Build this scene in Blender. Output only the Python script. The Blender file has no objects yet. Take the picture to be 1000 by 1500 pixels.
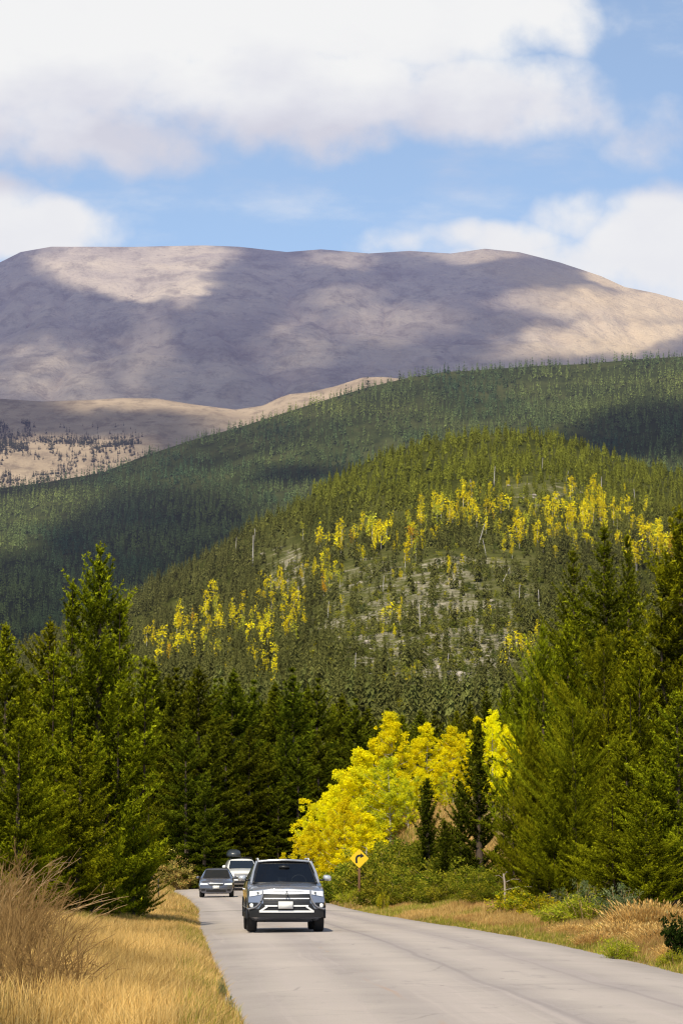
import bpy, bmesh, math, random
import numpy as np
from mathutils import Vector, Matrix

SC = bpy.context.scene
COL = SC.collection
PI = math.pi

# ------------------------------------------------------------------ camera
F = 4200.0                       # focal length in photo pixels (photo is 1000 x 1500)
HOR = 1275.0                     # row of the horizon
CAMH = 1.5
PITCH = math.atan((HOR - 750.0) / F)
CP, SP = math.cos(PITCH), math.sin(PITCH)
cam_d = bpy.data.cameras.new('camera')
cam = bpy.data.objects.new('camera', cam_d)
COL.objects.link(cam)
cam.location = (0, 0, CAMH)
cam.rotation_euler = (PI / 2 + PITCH, 0, 0)
cam_d.sensor_fit = 'HORIZONTAL'
cam_d.sensor_width = 24.0
cam_d.lens = 24.0 * F / 1000.0
cam_d.clip_start = 0.5
cam_d.clip_end = 60000
SC.camera = cam


def P(u, v, y):
    """world point(s) at distance y along the road axis, seen in direction (u, v)"""
    u = np.asarray(u, float); v = np.asarray(v, float); y = np.asarray(y, float)
    b = (750.0 - v) / F
    dy = CP - SP * b
    dz = SP + CP * b
    dx = (u - 500.0) / F
    t = y / dy
    return np.stack(np.broadcast_arrays(dx * t, y, CAMH + dz * t), -1)


def uv_of(p):
    x, y, z = p[..., 0], p[..., 1], p[..., 2] - CAMH
    fwd = CP * y + SP * z
    up = -SP * y + CP * z
    return 500 + F * x / fwd, 750 - F * up / fwd


# ------------------------------------------------------------------ noise helpers
def ss(a, b, x):
    t = np.clip((np.asarray(x, float) - a) / (b - a), 0, 1)
    return t * t * (3 - 2 * t)


def vnoise(x, y, seed=0):
    x = np.asarray(x, float); y = np.asarray(y, float)
    xi = np.floor(x).astype(np.int64); yi = np.floor(y).astype(np.int64)
    fx = x - xi; fy = y - yi
    fx = fx * fx * (3 - 2 * fx); fy = fy * fy * (3 - 2 * fy)

    def h(a, b):
        n = (a * 374761393 + b * 668265263 + seed * 1442695041) & 0xffffffff
        n = ((n ^ (n >> 13)) * 1274126177) & 0xffffffff
        return ((n ^ (n >> 16)) & 0xffff) / 65535.0
    return (h(xi, yi) * (1 - fx) * (1 - fy) + h(xi + 1, yi) * fx * (1 - fy)
            + h(xi, yi + 1) * (1 - fx) * fy + h(xi + 1, yi + 1) * fx * fy)


def fbm(x, y, seed=0, octv=4, gain=0.5):
    a, s, n = 1.0, 0.0, 0.0
    for k in range(octv):
        s = s + a * vnoise(np.asarray(x) * 2 ** k, np.asarray(y) * 2 ** k, seed + k * 17)
        n += a
        a *= gain
    return s / n


# ------------------------------------------------------------------ mesh helpers
def np_mesh(name, V, faces, mats, mi=None, col=None, smooth=False, uv=None):
    """V (n,3); faces: list of int arrays (m,k); mi: list of material index arrays/ints"""
    me = bpy.data.meshes.new(name)
    V = np.asarray(V, np.float32)
    faces = [np.asarray(f, np.int32) for f in faces if len(f)]
    loops = np.concatenate([f.ravel() for f in faces])
    cnt = np.concatenate([np.full(len(f), f.shape[1], np.int32) for f in faces])
    start = np.concatenate([[0], np.cumsum(cnt)[:-1]]).astype(np.int32)
    me.vertices.add(len(V)); me.vertices.foreach_set('co', V.ravel())
    me.loops.add(len(loops)); me.loops.foreach_set('vertex_index', loops)
    me.polygons.add(len(cnt))
    me.polygons.foreach_set('loop_start', start)
    me.polygons.foreach_set('loop_total', cnt)
    if mi is not None:
        idx = np.concatenate([np.broadcast_to(np.asarray(m, np.int32), (len(f),)) for m, f in zip(mi, faces)])
        me.polygons.foreach_set('material_index', idx.astype(np.int32))
    if smooth:
        me.polygons.foreach_set('use_smooth', np.ones(len(cnt), bool))
    for m in mats:
        me.materials.append(m)
    me.update(calc_edges=True)
    if col is not None:
        c = np.ones((len(V), 4), np.float32)
        col = np.asarray(col, np.float32)
        c[:, :col.shape[1]] = col
        at = me.color_attributes.new('tint', 'FLOAT_COLOR', 'POINT')
        at.data.foreach_set('color', c.ravel())
    if uv is not None:
        ul = me.uv_layers.new(name='along')
        ul.data.foreach_set('uv', np.asarray(uv, np.float32)[loops].ravel())
    me.validate()
    return me


def link(name, me, parent=None, loc=None):
    o = bpy.data.objects.new(name, me)
    COL.objects.link(o)
    if parent is not None:
        o.parent = parent
    if loc is not None:
        o.location = loc
    return o


def tag(o, label=None, cat=None, group=None, kind=None):
    if label: o['label'] = label
    if cat: o['category'] = cat
    if group: o['group'] = group
    if kind: o['kind'] = kind
    return o


def thing(name, label, cat, loc=(0, 0, 0), rz=0.0, group=None):
    o = bpy.data.objects.new(name, None)
    COL.objects.link(o)
    o.empty_display_size = 0.3
    o.location = loc
    o.rotation_euler = (0, 0, rz)
    return tag(o, label, cat, group)


class MB:
    """collects simple shapes into one mesh"""
    def __init__(s): s.V = []; s.F = {3: [], 4: []}; s.n = 0

    def add(s, V, F):
        V = np.asarray(V, float).reshape(-1, 3)
        F = np.asarray(F, int)
        s.F[F.shape[1]].append(F + s.n)
        s.V.append(V); s.n += len(V)

    def box(s, c, d, R=None):
        c = np.asarray(c, float); d = np.asarray(d, float) / 2
        V = np.array([[a, b, e] for a in (-1, 1) for b in (-1, 1) for e in (-1, 1)]) * d
        if R is not None: V = V @ np.asarray(R).T
        s.add(V + c, [[0, 1, 3, 2], [4, 6, 7, 5], [0, 4, 5, 1], [2, 3, 7, 6], [0, 2, 6, 4], [1, 5, 7, 3]])

    def tube(s, pts, rad, k=6, cap=True):
        pts = np.asarray(pts, float); n = len(pts)
        rad = np.broadcast_to(np.asarray(rad, float), (n,))
        tan = np.gradient(pts, axis=0)
        tan /= np.linalg.norm(tan, axis=1)[:, None] + 1e-9
        ref = np.where(np.abs(tan[:, 2:3]) > .9, [[1., 0, 0]], [[0, 0, 1.]])
        a = np.cross(tan, ref); a /= np.linalg.norm(a, axis=1)[:, None] + 1e-9
        b = np.cross(tan, a)
        th = np.arange(k) * 2 * PI / k
        V = pts[:, None] + rad[:, None, None] * (np.cos(th)[None, :, None] * a[:, None] + np.sin(th)[None, :, None] * b[:, None])
        F = []
        for i in range(n - 1):
            for j in range(k):
                F.append([i * k + j, i * k + (j + 1) % k, (i + 1) * k + (j + 1) % k, (i + 1) * k + j])
        base = s.n
        s.add(V.reshape(-1, 3), F)
        if cap:
            for i, fl in ((0, 1), (n - 1, 0)):
                c = pts[i]
                ring = [base + i * k + j for j in range(k)]
                s.V.append(c[None]); ci = s.n; s.n += 1
                s.F[3].append(np.array([[ring[(j + 1) % k], ring[j], ci] if fl == 0 else [ring[j], ring[(j + 1) % k], ci] for j in range(k)]))

    def lathe(s, prof, c=(0, 0, 0), axis='x', k=24):
        """prof: list of (radius, along)"""
        prof = np.asarray(prof, float); n = len(prof)
        th = np.arange(k) * 2 * PI / k
        r, h = prof[:, 0][:, None], prof[:, 1][:, None]
        A = np.broadcast_to(h, (n, k)); B = r * np.cos(th); C = r * np.sin(th)
        V = np.stack([A, B, C] if axis == 'x' else [B, A, C] if axis == 'y' else [B, C, A], -1).reshape(-1, 3) + np.asarray(c)
        F = [[i * k + j, i * k + (j + 1) % k, (i + 1) * k + (j + 1) % k, (i + 1) * k + j] for i in range(n - 1) for j in range(k)]
        s.add(V, F)

    def grid(s, G):
        G = np.asarray(G, float); m, n = G.shape[:2]
        i, j = np.meshgrid(np.arange(m - 1), np.arange(n - 1), indexing='ij')
        a = i * n + j
        s.add(G.reshape(-1, 3), np.stack([a, a + 1, a + n + 1, a + n], -1).reshape(-1, 4))

    def build(s, name, mat, parent=None, smooth=False, loc=None, fix=True):
        V = np.concatenate(s.V)
        F = [np.concatenate(s.F[k]) for k in (3, 4) if s.F[k]]
        me = np_mesh(name, V, F, [mat], smooth=smooth)
        if fix:
            bm = bmesh.new(); bm.from_mesh(me)
            bmesh.ops.recalc_face_normals(bm, faces=bm.faces)
            bm.to_mesh(me); bm.free()
        if smooth:
            me.polygons.foreach_set('use_smooth', np.ones(len(me.polygons), bool))
            try: me.set_sharp_from_angle(angle=math.radians(40))
            except Exception: pass
        return link(name, me, parent, loc)


# ------------------------------------------------------------------ materials
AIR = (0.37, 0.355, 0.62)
HAZE_L = 14500.0


class NT:
    def __init__(s, name):
        s.m = bpy.data.materials.new(name); s.m.use_nodes = True
        s.t = s.m.node_tree; s.t.nodes.clear()
        s.out = s.t.nodes.new('ShaderNodeOutputMaterial')

    def n(s, ty, **kw):
        nd = s.t.nodes.new('ShaderNode' + ty)
        for k, v in kw.items():
            if k.startswith('i_'):
                key = k[2:]
                key = int(key) if key.isdigit() else key.replace('_', ' ')
                s.put(nd.inputs[key], v)
            else:
                setattr(nd, k, v)
        return nd

    def put(s, sock, v):
        if hasattr(v, 'is_output') or isinstance(v, bpy.types.NodeSocket):
            s.t.links.new(v, sock)
        else:
            if isinstance(v, tuple) and len(v) == 3 and sock.type == 'RGBA': v = v + (1,)
            sock.default_value = v

    def math(s, op, a, b=None, c=None, clamp=False):
        nd = s.n('Math', operation=op, use_clamp=clamp)
        for i, x in enumerate((a, b, c)):
            if x is not None: s.put(nd.inputs[i], x)
        return nd.outputs[0]

    def mix(s, f, a, b, blend='MIX'):
        nd = s.n('Mix', data_type='RGBA', blend_type=blend, clamp_factor=True)
        s.put(nd.inputs[0], f); s.put(nd.inputs[6], a); s.put(nd.inputs[7], b)
        return nd.outputs[2]

    def noise(s, vec, scale, detail=4, rough=0.55, dist=0.0):
        nd = s.n('TexNoise')
        if vec is not None: s.put(nd.inputs['Vector'], vec)
        s.put(nd.inputs['Scale'], scale); s.put(nd.inputs['Detail'], detail)
        s.put(nd.inputs['Roughness'], rough); s.put(nd.inputs['Distortion'], dist)
        return nd.outputs[0]

    def ramp(s, f, stops, interp='LINEAR'):
        nd = s.n('ValToRGB'); cr = nd.color_ramp; cr.interpolation = interp
        while len(cr.elements) < len(stops): cr.elements.new(0.5)
        for e, (p, c) in zip(cr.elements, stops):
            e.position = p; e.color = tuple(c) + (1,) if len(c) == 3 else c
        s.put(nd.inputs[0], f)
        return nd.outputs[0]

    def sstep(s, a, b, x):
        nd = s.n('MapRange', interpolation_type='SMOOTHSTEP')
        s.put(nd.inputs[0], x); s.put(nd.inputs[1], a); s.put(nd.inputs[2], b)
        return nd.outputs[0]

    def pos(s): return s.n('NewGeometry').outputs['Position']

    def mapping(s, vec, scale=(1, 1, 1), rot=(0, 0, 0)):
        nd = s.n('Mapping'); s.put(nd.inputs['Vector'], vec)
        nd.inputs['Scale'].default_value = scale; nd.inputs['Rotation'].default_value = rot
        return nd.outputs[0]

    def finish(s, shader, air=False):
        if air:       # haze painted as a blue glow in the material, stronger farther up the valley
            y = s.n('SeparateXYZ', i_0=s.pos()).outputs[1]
            f = s.math('SUBTRACT', 1.0, s.math('POWER', 2.71828, s.math('MULTIPLY', s.math('POWER', s.math('MULTIPLY', s.math('MAXIMUM', y, 0.0), 1.0 / HAZE_L), 2.0), -1.0)))
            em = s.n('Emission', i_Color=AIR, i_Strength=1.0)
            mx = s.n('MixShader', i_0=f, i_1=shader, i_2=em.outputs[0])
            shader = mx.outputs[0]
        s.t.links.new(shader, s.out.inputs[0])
        return s.m


def pbr(name, color, rough=0.5, metal=0.0, coat=0.0, bump=0.0, bscale=200., spec=0.5, vary=0.0):
    t = NT(name)
    co = t.n('TexCoord').outputs['Object']
    c = color
    if vary > 0:
        nz = t.noise(co, 6.0, 5)
        c = t.mix(nz, tuple(x * (1 - vary) for x in color), tuple(min(1, x * (1 + vary)) for x in color))
    b = t.n('BsdfPrincipled', i_Base_Color=c, i_Roughness=rough, i_Metallic=metal)
    b.inputs['Coat Weight'].default_value = coat
    b.inputs['Coat Roughness'].default_value = 0.04
    b.inputs['Specular IOR Level'].default_value = spec
    if bump > 0:
        bp = t.n('Bump', i_Strength=bump, i_Height=t.noise(co, bscale, 3))
        bp.inputs['Distance'].default_value = 0.01
        t.put(b.inputs['Normal'], bp.outputs[0])
    return t.finish(b.outputs[0])


def leafmat(name, transl=0.3, air=False, hv=0.06, tcol=None):
    """foliage: colour from the vertex tint, varied per object, lit through as well as from the front"""
    t = NT(name)
    a = t.n('Attribute', attribute_name='tint').outputs['Color']
    r = t.n('ObjectInfo').outputs['Random']
    h = t.n('HueSaturation', i_Color=a)
    t.put(h.inputs['Hue'], t.math('ADD', 0.5 - hv * .25, t.math('MULTIPLY', r, hv * .5)))
    t.put(h.inputs['Value'], t.math('ADD', 0.85, t.math('MULTIPLY', r, 0.3)))
    d = t.n('BsdfDiffuse', i_Color=h.outputs[0])
    tc = h.outputs[0] if tcol is None else t.mix(0.5, h.outputs[0], tcol)
    tr = t.n('BsdfTranslucent', i_Color=tc)
    mx = t.n('MixShader', i_0=transl, i_1=d.outputs[0], i_2=tr.outputs[0])
    return t.finish(mx.outputs[0], air)


def barkmat(name, a, b, scale=(8, 8, 2), air=False):
    t = NT(name)
    co = t.mapping(t.n('TexCoord').outputs['Object'], scale)
    c = t.mix(t.noise(co, 3.0, 5, .65), a, b)
    d = t.n('BsdfDiffuse', i_Color=c)
    return t.finish(d.outputs[0], air)
# ------------------------------------------------------------------ sun, sky
TOSUN = np.array([-0.17, -0.62, 0.0]); _el = math.radians(50)
TOSUN[:2] *= math.cos(_el) / np.linalg.norm(TOSUN[:2]); TOSUN[2] = math.sin(_el)
sl = bpy.data.lights.new('sun', 'SUN'); sun = bpy.data.objects.new('sun', sl); COL.objects.link(sun)
sl.energy = 5.0; sl.angle = math.radians(0.53); sl.color = (1.0, 0.90, 0.70)
sun.rotation_euler = Vector(tuple(TOSUN)).to_track_quat('Z', 'Y').to_euler()
sun.location = (0, 0, 60)

w = bpy.data.worlds.new('World'); SC.world = w; w.use_nodes = True
wt = NT.__new__(NT); wt.t = w.node_tree; wt.t.nodes.clear(); wt.m = w
wo = wt.t.nodes.new('ShaderNodeOutputWorld')
sky = wt.n('TexSky', sky_type='NISHITA', sun_disc=False)
sky.sun_elevation = _el; sky.sun_rotation = math.atan2(TOSUN[0], TOSUN[1])
sky.altitude = 2700; sky.air_density = 1.0; sky.dust_density = 1.2; sky.ozone_density = 1.5
gen = wt.n('TexCoord').outputs['Generated']
sx = wt.n('SeparateXYZ', i_0=gen)
gx, gy, gz = sx.outputs[0], sx.outputs[1], sx.outputs[2]
ymax = wt.math('MAXIMUM', wt.math('ABSOLUTE', gy), 0.05)
S = wt.math('DIVIDE', gx, ymax)          # bearing
E = wt.math('DIVIDE', gz, ymax)          # height above the horizon


def se(u, v):
    p = P(u, v, 1.0); return float(p[0]), float(p[2] - CAMH)


cmb = wt.n('CombineXYZ', i_0=S, i_1=E, i_2=gy).outputs[0]
warp = wt.n('VectorMath', operation='MULTIPLY_ADD')
wn = wt.n('TexNoise'); wt.put(wn.inputs['Vector'], cmb); wn.inputs['Scale'].default_value = 28; wn.inputs['Detail'].default_value = 3
wt.put(warp.inputs[0], wn.outputs['Color']); warp.inputs[1].default_value = (.022, .016, 0); wt.put(warp.inputs[2], cmb)
wS = wt.n('SeparateXYZ', i_0=warp.outputs[0])
S2 = wt.math('SUBTRACT', wS.outputs[0], .011); E2 = wt.math('SUBTRACT', wS.outputs[1], .008)
blobs = [  # (u, v, half width, half height, gain)
    (330, 10, 560, 150, 1.0), (60, 60, 420, 160, 1.0), (640, 20, 250, 110, 1.0), (790, 30, 105, 75, .8),
    (690, 140, 190, 85, .75), (420, 120, 330, 110, .9), (120, 190, 220, 75, .6), (225, 215, 60, 40, .25), (810, 160, 120, 52, .45), (960, 195, 80, 42, .24),
    (540, 190, 90, 40, .35),
    (30, 330, 165, 62, .85), (-80, 300, 160, 80, .9),
    (960, 345, 140, 78, .95), (1100, 380, 260, 130, 1.0), (700, 352, 190, 34, .62), (850, 320, 90, 42, .5), (800, 400, 300, 70, .6),
]
fld = None
for (u, v, a, b, g) in blobs:
    s0, e0 = se(u, v)
    ra, rb = a / F / .985, b / F / .985
    dx = wt.math('DIVIDE', wt.math('SUBTRACT', S2, s0), ra)
    dy = wt.math('DIVIDE', wt.math('SUBTRACT', E2, e0), rb)
    q = wt.math('ADD', wt.math('MULTIPLY', dx, dx), wt.math('MULTIPLY', dy, dy))
    k = wt.math('MULTIPLY', wt.math('SUBTRACT', 1.0, q), g)
    fld = k if fld is None else wt.math('MAXIMUM', fld, k)
fld = wt.math('MAXIMUM', fld, -0.6)
det = wt.n('TexNoise'); wt.put(det.inputs['Vector'], cmb); det.inputs['Scale'].default_value = 42; det.inputs['Detail'].default_value = 6; det.inputs['Roughness'].default_value = .52
den = wt.math('ADD', fld, wt.math('MULTIPLY', wt.math('SUBTRACT', det.outputs[0], .5), 1.5))
wisp = wt.n('TexNoise'); wt.put(wisp.inputs['Vector'], wt.mapping(cmb, (1, 2.6, 1))); wisp.inputs['Scale'].default_value = 16; wisp.inputs['Detail'].default_value = 7; wisp.inputs['Roughness'].default_value = .6
mask_front = wt.math('MAXIMUM', wt.sstep(-0.15, 0.66, den), wt.math('MULTIPLY', wt.sstep(.48, .80, wisp.outputs[0]), .42))
front = wt.math('GREATER_THAN', gy, 0.25)
# ordinary scattered cloud for the rest of the sky
oth = wt.n('TexNoise'); wt.put(oth.inputs['Vector'], wt.mapping(gen, (1, 1, 2.2))); oth.inputs['Scale'].default_value = 3.2; oth.inputs['Detail'].default_value = 6
mask_oth = wt.math('MULTIPLY', wt.sstep(.52, .68, oth.outputs[0]), wt.sstep(.0, .1, gz))
low = wt.sstep(0.42, 0.32, E)
mask = wt.mix(wt.math('MULTIPLY', front, low), mask_oth, mask_front)
# thick parts bright on top, lilac grey underneath
sh1 = wt.n('TexNoise'); wt.put(sh1.inputs['Vector'], wt.mapping(cmb, (1, 1.7, 1))); sh1.inputs['Scale'].default_value = 20; sh1.inputs['Detail'].default_value = 5
e_a, e_b = se(0, 230)[1], se(0, 70)[1]
hgt = wt.sstep(e_a, e_b, wt.math('ADD', E2, wt.math('MULTIPLY', wt.math('SUBTRACT', sh1.outputs[0], .5), .035)))
lowc = wt.sstep(se(0, 260)[1], se(0, 300)[1], E)       # the low banks by the ridge are light
lit = wt.mix(lowc, hgt, (.80, .80, .80))
litv = wt.math('ADD', lit, wt.math('MULTIPLY', wt.math('SUBTRACT', sh1.outputs[0], .5), .9), clamp=True)
ccol = wt.ramp(litv, [(0, (.655, .655, .745)), (.35, (.755, .755, .82)), (.7, (.84, .84, .87)), (1, (.915, .912, .91))])
bgs = wt.n('Background', i_Color=wt.mix(.20, wt.mix(1.0, sky.outputs[0], (1.10, 1.10, 1.06), 'MULTIPLY'), (4.2, 4.9, 6.0)), i_Strength=0.15)
bgc = wt.n('Background', i_Color=ccol, i_Strength=1.0)
mxw = wt.n('MixShader', i_0=wt.math('MULTIPLY', mask, .97), i_1=bgs.outputs[0], i_2=bgc.outputs[0])
wt.t.links.new(mxw.outputs[0], wo.inputs[0])

SC.view_settings.view_transform = 'Standard'
SC.view_settings.look = 'None'
SC.view_settings.exposure = 0
SC.cycles.max_bounces = 5; SC.cycles.diffuse_bounces = 3; SC.cycles.glossy_bounces = 3
SC.cycles.transmission_bounces = 3; SC.cycles.transparent_max_bounces = 12
SC.cycles.use_denoising = True
SC.cycles.sample_clamp_indirect = 4.0
try: SC.cycles.filter_width = 1.2
except Exception: pass

# ------------------------------------------------------------------ the road's edges and the near ground
_ky = np.array([-80, -10, 15, 27.8, 40, 50, 60, 73, 85, 99, 115, 130, 149, 160, 170, 182, 198, 215, 240])
_kl = np.array([1.2, 0.4, -.45, -1.03, -1.75, -2.35, -2.9, -3.65, -4.25, -4.95, -5.9, -6.9, -8.4, -9.5, -9.9, -9.3, -7.0, -3.5, 3.0])
_kr = np.array([8.2, 7.2, 6.1, 5.6, 5.05, 4.75, 4.35, 3.45, 2.35, 1.2, .2, -.5, -1.6, -2.4, -2.7, -2.1, .2, 3.6, 10.0])
_fy = np.linspace(-80, 240, 1281)


def _sm(a):
    k = np.hanning(41); k /= k.sum()
    return np.convolve(np.pad(a, 20, mode='edge'), k, 'valid')


_fl, _fr = _sm(np.interp(_fy, _ky, _kl)), _sm(np.interp(_fy, _ky, _kr))


def xl(y): return np.interp(y, _fy, _fl)
def xr(y): return np.interp(y, _fy, _fr)


def zroad(y):
    return np.interp(y, [-80, 115, 132, 149, 157, 165, 182, 200, 240], [0, 0, .02, .06, .12, .22, .55, 1.0, 1.9])


def zg(x, y):
    x = np.asarray(x, float); y = np.asarray(y, float)
    z = np.interp(y, [-80, 115, 132, 149, 157, 165, 182, 200, 240, 300, 450, 700, 900, 40000],
                  [0, 0, .02, .06, .12, .22, .55, 1.0, 1.9, 4, 13, 18, 18, 18])
    dr = x - xr(y); dl = xl(y) - x
    z = z + .28 * ss(.7, 3.6, dr) * ss(20, 45, y)
    A = np.interp(y, [0, 92, 128, 150, 200, 320, 500], [0, 0, .9, 4.2, 5.5, 5.5, 0])
    z = z + A * ss(1.6, 6.5, dr)
    z = z + .22 * ss(.4, 3.5, dl)
    off = ss(.2, 1.5, np.maximum(dr, dl))
    z = z + off * .16 * (fbm(x * .5, y * .5, 3, 3) - .5)
    big = ss(260, 800, np.hypot(x, y))
    z = z + big * 14 * (fbm(x * .004, y * .004, 9, 3) - .5)
    return z - .05 * (1 - ss(-.35, .1, np.maximum(dr, dl)))


# the ground: one sheet out to the horizon
gxs = np.concatenate([-np.geomspace(40, 16000, 36)[::-1], np.arange(-39.6, 39.7, .4), np.geomspace(40, 16000, 36)])
gys = np.concatenate([-np.geomspace(20, 9000, 22)[::-1], np.arange(-19, 20, 1.0), np.arange(20, 200, .5), np.arange(200, 300, 2.5), np.geomspace(303, 20000, 50)])
GX, GY = np.meshgrid(gxs, gys, indexing='ij')
GZ = zg(GX, GY)
b = MB(); b.grid(np.stack([GX, GY, GZ], -1))
t = NT('dry soil')
ps = t.pos()
n1 = t.noise(ps, .6, 5); n2 = t.noise(ps, 7., 4)
c = t.ramp(n1, [(.3, (.10, .075, .03)), (.5, (.26, .18, .075)), (.7, (.34, .245, .11))])
c = t.mix(t.sstep(.45, .7, n2), c, (.12, .11, .035))
bp = t.n('Bump', i_Strength=.6, i_Height=n2); bp.inputs['Distance'].default_value = .08
M_SOIL = t.finish(t.n('BsdfDiffuse', i_Color=c, i_Normal=bp.outputs[0]).outputs[0])
tag(b.build('ground', M_SOIL, smooth=True, fix=False), kind='structure')

# the road: one sheet laid over the ground, with worn wheel tracks and cracks along it
ry = np.concatenate([np.arange(-80, 20, 1.0), np.arange(20, 170, .4), np.arange(170, 240, 1.0)])
rt = np.linspace(0, 1, 29)
wob_l = .10 * (fbm(ry * .35, ry * 0, 5, 4) - .5) * 2; wob_r = .10 * (fbm(ry * .35, ry * 0 + 9, 6, 4) - .5) * 2
L_, R_ = xl(ry) + wob_l, xr(ry) + wob_r
RX = L_[:, None] * (1 - rt) + R_[:, None] * rt
RY = np.broadcast_to(ry[:, None], RX.shape)
RZ = zroad(ry)[:, None] + .03 + .05 * (1 - (2 * rt - 1) ** 2)[None] - .03 * (np.abs(2 * rt - 1) ** 8)[None]
V = np.stack([RX, RY, RZ], -1)
UV = np.stack([np.broadcast_to(rt, RX.shape), np.broadcast_to(ry[:, None], RX.shape)], -1)
m_, n_ = RX.shape
i, j = np.meshgrid(np.arange(m_ - 1), np.arange(n_ - 1), indexing='ij'); a = i * n_ + j
t = NT('worn asphalt')
uvn = t.n('UVMap', uv_map='along').outputs[0]
su = t.n('SeparateXYZ', i_0=uvn); U_, V_ = su.outputs[0], su.outputs[1]
ps = t.pos()
strk = t.mapping(uvn, (26, .05, 1))
ns = t.noise(strk, 1.0, 5, .6, .3)                       # streaks along the road
ng = t.noise(ps, 55., 3, .7)                             # aggregate
nb = t.noise(ps, .35, 4, .6)                             # broad patches
base = t.ramp(nb, [(.3, (.275, .235, .208)), (.5, (.335, .288, .252)), (.72, (.39, .335, .29))])
base = t.mix(t.math('MULTIPLY', t.sstep(.42, .68, ns), .42), base, (.33, .275, .26))
base = t.mix(t.math('MULTIPLY', t.sstep(.56, .8, ns), .5), base, (.54, .455, .395))


def track(center, width, amt, col, src, wob=.02, sc=.05):
    wv = t.math('MULTIPLY', t.math('SUBTRACT', t.noise(t.mapping(uvn, (0, sc, 1)), 1.0, 3), .5), wob * 2)
    d = t.math('ABSOLUTE', t.math('SUBTRACT', t.math('ADD', U_, wv), center))
    f = t.math('MULTIPLY', t.sstep(width, width * .15, d), amt)
    return t.mix(f, src, col)


for cc in (.17, .40, .62, .85):
    base = track(cc, .11, .35, (.55, .465, .41), base, .01)
brk = t.math('ADD', .35, t.math('MULTIPLY', t.sstep(.3, .7, t.noise(t.mapping(uvn, (3, .05, 1)), 1.0, 3)), .65))
base = track(.505, .05, .30, (.30, .255, .25), base, .012, .05)
base = track(.505, .012, t.math('MULTIPLY', brk, .62), (.20, .165, .16), base, .012, .05)
base = track(.73, .07, .35, (.34, .285, .275), base, .03, .04)
base = track(.72, .010, t.math('MULTIPLY', brk, .5), (.22, .18, .175), base, .03, .04)
base = track(.28, .06, .22, (.34, .285, .275), base, .03, .06)
base = track(.30, .008, t.math('MULTIPLY', t.sstep(.5, .62, t.noise(t.mapping(uvn, (3, .16, 4)), 1.0, 4)), .5), (.40, .25, .16), base, .03, .1)
# worn, gritty margins
ed = t.math('ABSOLUTE', t.math('SUBTRACT', U_, .5))
base = t.mix(t.math('MULTIPLY', t.sstep(.42, .5, ed), .55), base, (.30, .255, .235))
vo = t.n('TexVoronoi', feature='DISTANCE_TO_EDGE'); t.put(vo.inputs['Vector'], t.mix(.12, ps, t.n('TexNoise', i_Vector=ps, i_Scale=1.5).outputs['Color'])); vo.inputs['Scale'].default_value = .55
base = t.mix(t.math('MULTIPLY', t.math('MULTIPLY', t.sstep(.016, .004, vo.outputs[0]), .5), t.sstep(.48, .62, t.noise(ps, .22, 3))), base, (.20, .17, .155))
st = t.noise(t.mapping(uvn, (9, .35, 1)), 1.0, 6, .7)
base = t.mix(t.math('MULTIPLY', t.sstep(.55, .70, st), .50), base, (.22, .19, .175))
base = t.mix(t.math('MULTIPLY', t.sstep(.42, .28, st), .30), base, (.56, .50, .44))
# dark cross seam with a spill of tar at the bend
sv = t.math('ABSOLUTE', t.math('SUBTRACT', t.math('ADD', V_, t.math('MULTIPLY', t.math('SUBTRACT', t.noise(ps, .9, 3), .5), 1.6)), 103.0))
base = t.mix(t.math('MULTIPLY', t.math('MULTIPLY', t.sstep(.9, .15, sv), .8), t.sstep(.2, .35, t.noise(ps, .5, 2))), base, (.10, .095, .06))
base = t.mix(t.math('MULTIPLY', t.sstep(.35, .75, ng), .22), base, (.56, .52, .48))
base = t.mix(t.math('MULTIPLY', t.sstep(.45, .2, ng), .35), base, (.20, .18, .17))
bp = t.n('Bump', i_Strength=.5, i_Height=ng); bp.inputs['Distance'].default_value = .01
pb = t.n('BsdfPrincipled', i_Base_Color=base, i_Roughness=.85, i_Normal=bp.outputs[0])
M_ROAD = t.finish(pb.outputs[0])
road = link('road', np_mesh('road', V.reshape(-1, 3), [np.stack([a, a + 1, a + n_ + 1, a + n_], -1).reshape(-1, 4)], [M_ROAD], smooth=True, uv=UV.reshape(-1, 2)))
tag(road, kind='structure')


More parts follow.
